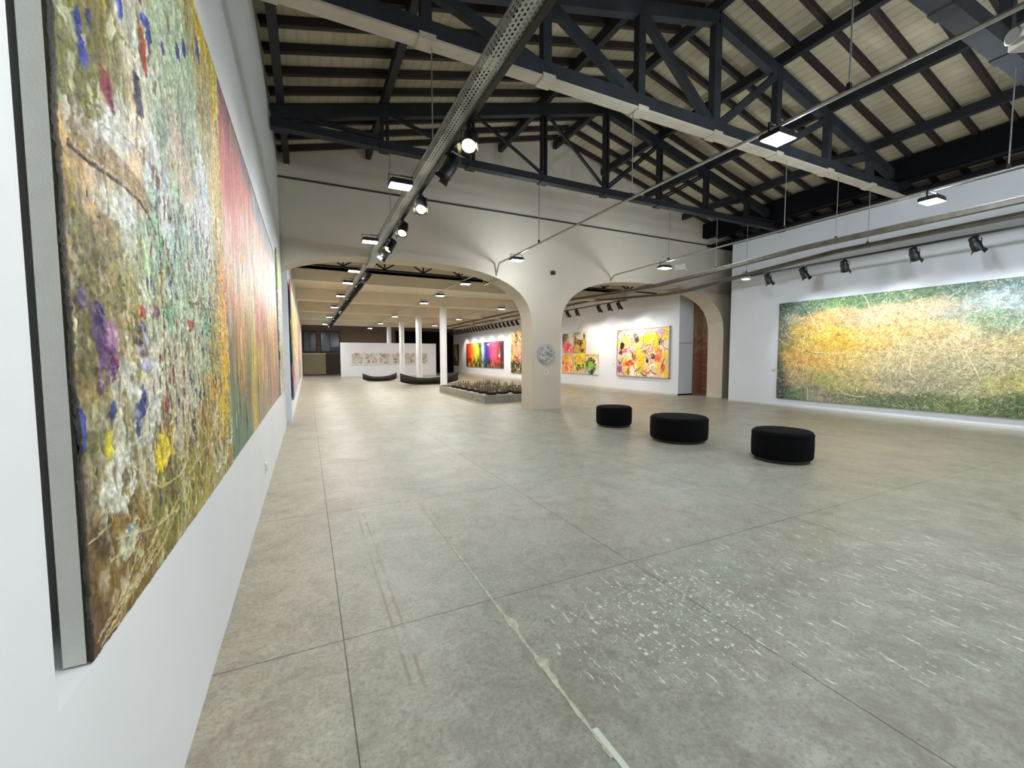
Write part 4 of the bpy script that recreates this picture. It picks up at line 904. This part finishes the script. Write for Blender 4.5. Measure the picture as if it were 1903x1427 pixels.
# ------------------------------------------------------------------ floor tape
rg = np.random.default_rng(12)
def ribbon(name, pts, widths, z, matl, label):
    mb = MB(); v = []
    for (x, y), (wl, wr) in zip(pts, widths): v += [(x-wl, y, z), (x+wr, y, z), (x-wl, y, 0.0005), (x+wr, y, .0005)]
    f = []
    for k in range(len(pts)-1):
        a = 4*k; f += [(a, a+1, a+5, a+4), (a, a+4, a+6, a+2), (a+1, a+3, a+7, a+5)]
    mb.add(v, f); return tag(mb.build(name, matl), label, 'tape')
M['tape'] = mat('worn_tape_residue', (206,204,180), .8, var=.3, scale=30, col2=(168,166,146))
M['tape2'] = mat('new_white_tape', (214,222,206), .5, var=.05)
ys = np.linspace(1.18, 4.25, 150); pts = []; wd = []
for y in ys:
    f = .5+.5*math.sin(y*37)+rg.random()*.5; gap = rg.random() < .12
    wdt = .0015 if gap else (.006+.005*f)*(1 if y < 3.2 else .7)
    bulge = .035*math.exp(-((y-1.72)/.05)**2)+.02*math.exp(-((y-1.62)/.03)**2)+.03*math.exp(-((y-2.06)/.07)**2)
    pts.append((.985-.012*(y-1.2)/3+.018*(y-1.2)/3, y)); wd.append((wdt+bulge*.15, wdt*.8+bulge))
ribbon('tape_residue', pts, wd, .0016, M['tape'], 'long worn line of pale tape residue running up the concrete floor')
ribbon('floor_tape', [(1.005, 1.0), (1.003, 1.16), (1.0, 1.31)], [(.013, .013)]*3, .0024, M['tape2'], 'short fresh strip of white tape at the bottom of the view')

# ------------------------------------------------------------------ plinth with its little boats
PX0, PX1, PY0, PY1, PZ = 5.1, 7.15, 12.55, 17.75, .26
tag(MB().box(PX0, PX1, PY0, PY1, 0, PZ).build('low_plinth', M['plinth'], bevel=.006), 'long low concrete plinth carrying many small boats beside the pier', 'plinth')
tag(MB().box(PX0+.06, PX1-.3, 17.0, PY1-.06, PZ, PZ+.04).build('moss_bed', M['moss']), 'flat patch of green moss at the far end of the plinth', 'moss', kind=None)
def hull(L_, W_, H_, sheer, n=14, m=8, wall=.012):
    mb = MB(); P_ = []
    for i in range(n+1):
        t = -1+2*i/n; wdt = W_/2*(1-abs(t)**2.2)**.8+.006; zt = H_+sheer*abs(t)**2.4; zb = sheer*.6*abs(t)**4
        row = []
        for j in range(m+1):
            a = math.pi*j/m; row.append((t*L_/2, -wdt*math.cos(a), zt-(zt-zb)*math.sin(a)**.7))
        for j in range(m, -1, -1):
            a = math.pi*j/m; row.append((t*L_/2*.985, -(wdt-wall)*math.cos(a) if wdt > wall*1.5 else -wdt*.4*math.cos(a), zt-(zt-zb-wall)*math.sin(a)**.7))
        P_.append(row)
    k = 2*(m+1)
    mb.add([p for r_ in P_ for p in r_], [(i*k+j, i*k+(j+1) % k, (i+1)*k+(j+1) % k, (i+1)*k+j) for i in range(n) for j in range(k)], True)
    mb.add(P_[0], [tuple(range(k))]); mb.add(P_[-1], [tuple(reversed(range(k)))])
    return mb
FC = [(104,76,56), (88,92,58), (140,116,84), (70,56,46), (150,132,104), (92,70,60)]
fm = [mat('clay_%d' % i, tuple(min(255, q+34) for q in c), .3, var=.25, scale=40) for i, c in enumerate(FC)]
rg = random.Random(4)
bp = empty('model_boat'); hull(.42, .17, .085, .05).build('hull', M['canoe'], bp); MB().box(-.13, .13, -.06, .06, .03, .04).build('deck', M['canoe_in'], bp)
fp = []
for i in range(3):
    f = empty('figurine')
    prof = [[(.035, 0), (.045, .03), (.04, .1), (.022, .16), (.02, .18), (.03, .2), (.026, .235), (.0001, .245)], [(.045, 0), (.04, .05), (.032, .14), (.02, .22), (.03, .25), (.02, .28), (.0001, .29)], [(.05, 0), (.055, .04), (.04, .08), (.016, .11), (.022, .135), (.016, .155), (.0001, .165)]][i]
    sk = [p for p in prof if p[1] <= (.18, .22, .11)[i]]; hd = [p for p in prof if p[1] >= (.18, .22, .11)[i]]
    MB().lathe(sk, n=12).build('body', fm[i], f); MB().lathe(hd, n=12).build('head', fm[i+3], f); fp.append(f)
used = [False, False, False]; bused = False
rows = ['front', 'second', 'third', 'fourth', 'fifth', 'sixth', 'seventh']; colsn = ['left edge', 'left middle', 'right middle', 'right edge']
for r_ in range(7):
    for c_ in range(4):
        x = PX0+.32+.47*c_+rg.uniform(-.03, .03); y = PY0+.2+.62*r_+(.08 if c_ % 2 else 0)+rg.uniform(-.04, .04); a = rg.uniform(-.25, .25)
        b = bp if not bused else copy_tree(bp); bused = True
        b.location = (x, y, PZ); b.rotation_euler = (0, 0, a); tag(b, 'dark little model boat on the plinth, %s row from the viewer, %s' % (rows[r_], colsn[c_]), 'model boat', 'little boats on the plinth')
        for q, (dx, where) in enumerate(((-.09, 'left'), (0.0, 'middle'), (.09, 'right'))):
            i = rg.randrange(3); f = fp[i] if not used[i] else copy_tree(fp[i]); used[i] = True
            s = rg.uniform(.95, 1.3); f.scale = (s, s, s*rg.uniform(.7, .95))
            f.location = (x+dx*math.cos(a), y+dx*math.sin(a), PZ+.04); f.rotation_euler = (0, 0, rg.uniform(0, 6))
            tag(f, '%s clay figurine, %s one in the boat of the %s row, %s' % (['squat', 'slim', 'round'][i] if i != 0 else 'bottle-shaped', where, rows[r_], colsn[c_]), 'figurine', 'clay figurines in the little boats')

# ------------------------------------------------------------------ canoes
def canoe(x, y, rz, L_, W_, H_, sh, label):
    t = empty('dugout_canoe', (x, y, 0), rz, label, 'canoe')
    hull(L_, W_, H_, sh, n=30, m=10, wall=.03).build('hull', M['canoe'], t)
    for q in (-.25, 0, .25): MB().box(L_*q-.05, L_*q+.05, -W_*.44, W_*.44, H_*.8, H_*.8+.025).build('thwart', M['canoe_in'], t)
canoe(4.1, 27.6, R(4), 2.1, .5, .27, .24, 'short dark wooden canoe on the floor before the drawing wall')
canoe(6.15, 23.2, R(6), 3.4, .55, .34, .3, 'long black wooden canoe on the floor behind the nearest column')

# ------------------------------------------------------------------ partition with drawings
pw = empty('exhibition_partition', (5.9, 34.1, 0), 0, 'free-standing white partition hung with six drawings', 'partition')
MB().box(-3.65, 3.65, 0, .3, .0, 2.6).build('panel', M['white'], pw, bevel=.005)
MB().box(-3.66, 3.66, -.005, .305, 0, .05).build('kick_strip', M['grey_board'], pw)
for k in range(6):
    P = Paint(60, 56, 60+k); P.c[:] = (206,202,192)
    P.strokes(90, .25, 1.2, .3, cols=[(110,100,96), (150,130,126), (90,88,84)], wh=.9, curv=2.5, op=.75)
    P.c[:4] = P.c[-4:] = P.c[:, :4] = P.c[:, -4:] = (226,224,216)
    x = 2.98+.99*k
    t = empty('framed_drawing', (x, 34.1, .93), 0, 'pale grey scribbled drawing on the partition, %s from the left' % ORD[k], 'drawing', 'drawings on the partition')
    P.mesh('sheet', (0, -.03, 0), (.93, 0, 0), (0, 0, .92), (0, -1, 0), .0005, M['oil'], t, thick=.0)
    MB().box(-.015, 0, -.035, 0, -.015, .935).box(.93, .945, -.035, 0, -.015, .935).box(0, .93, -.035, 0, -.015, 0).box(0, .93, -.035, 0, .92, .935).build('frame', M['silver'], t)

# ------------------------------------------------------------------ the back of the far room
wn = 0
for (x0, x1) in ((-.3, .75), (1.05, 2.6)):
    wn += 1
    t = empty('window_%d' % wn, (x0, 39.98, 1.95)); t['kind'] = 'structure'; t['label'] = 'tall dim bluish window in the back wall'
    W_ = x1-x0
    MB().box(.05, W_-.05, -.02, 0, .05, 1.75).build('glass_pane', M['glass_blue'], t)
    MB().box(0, .06, -.06, 0, 0, 1.8).box(W_-.06, W_, -.06, 0, 0, 1.8).box(0, W_, -.06, 0, 0, .06).box(0, W_, -.06, 0, 1.74, 1.8).box(W_/2-.02, W_/2+.02, -.05, 0, 0, 1.8).build('window_frame', M['dark_brown'], t)
ct = empty('reception_counter', (.46, 39.3, 0), 0, 'low olive-grey counter under the dim windows at the back', 'counter')
MB().box(-.78, .95, 0, .5, 0, 1.75).build('front_panel', M['olive_panel'], ct); MB().box(-.8, .98, -.04, .54, 1.75, 1.83).build('counter_top', M['white_metal'], ct); MB().box(-.8, .95, -.005, 0, 0, .06).build('kick_strip', M['black_void'], ct)
sd = empty('side_panel', (1.85, 39.5, 0), 0, 'dark brown panel standing between the counter and the partition', 'panel'); MB().box(-.4, .7, 0, .08, 0, 1.8).build('board', M['dark_brown'], sd)
bk = MB().box(7.4, 12.9, 39.8, 39.99, 0, 3.9)
struct(bk.build('door_1', M['black_void']), 'black opening in the back wall behind the columns')
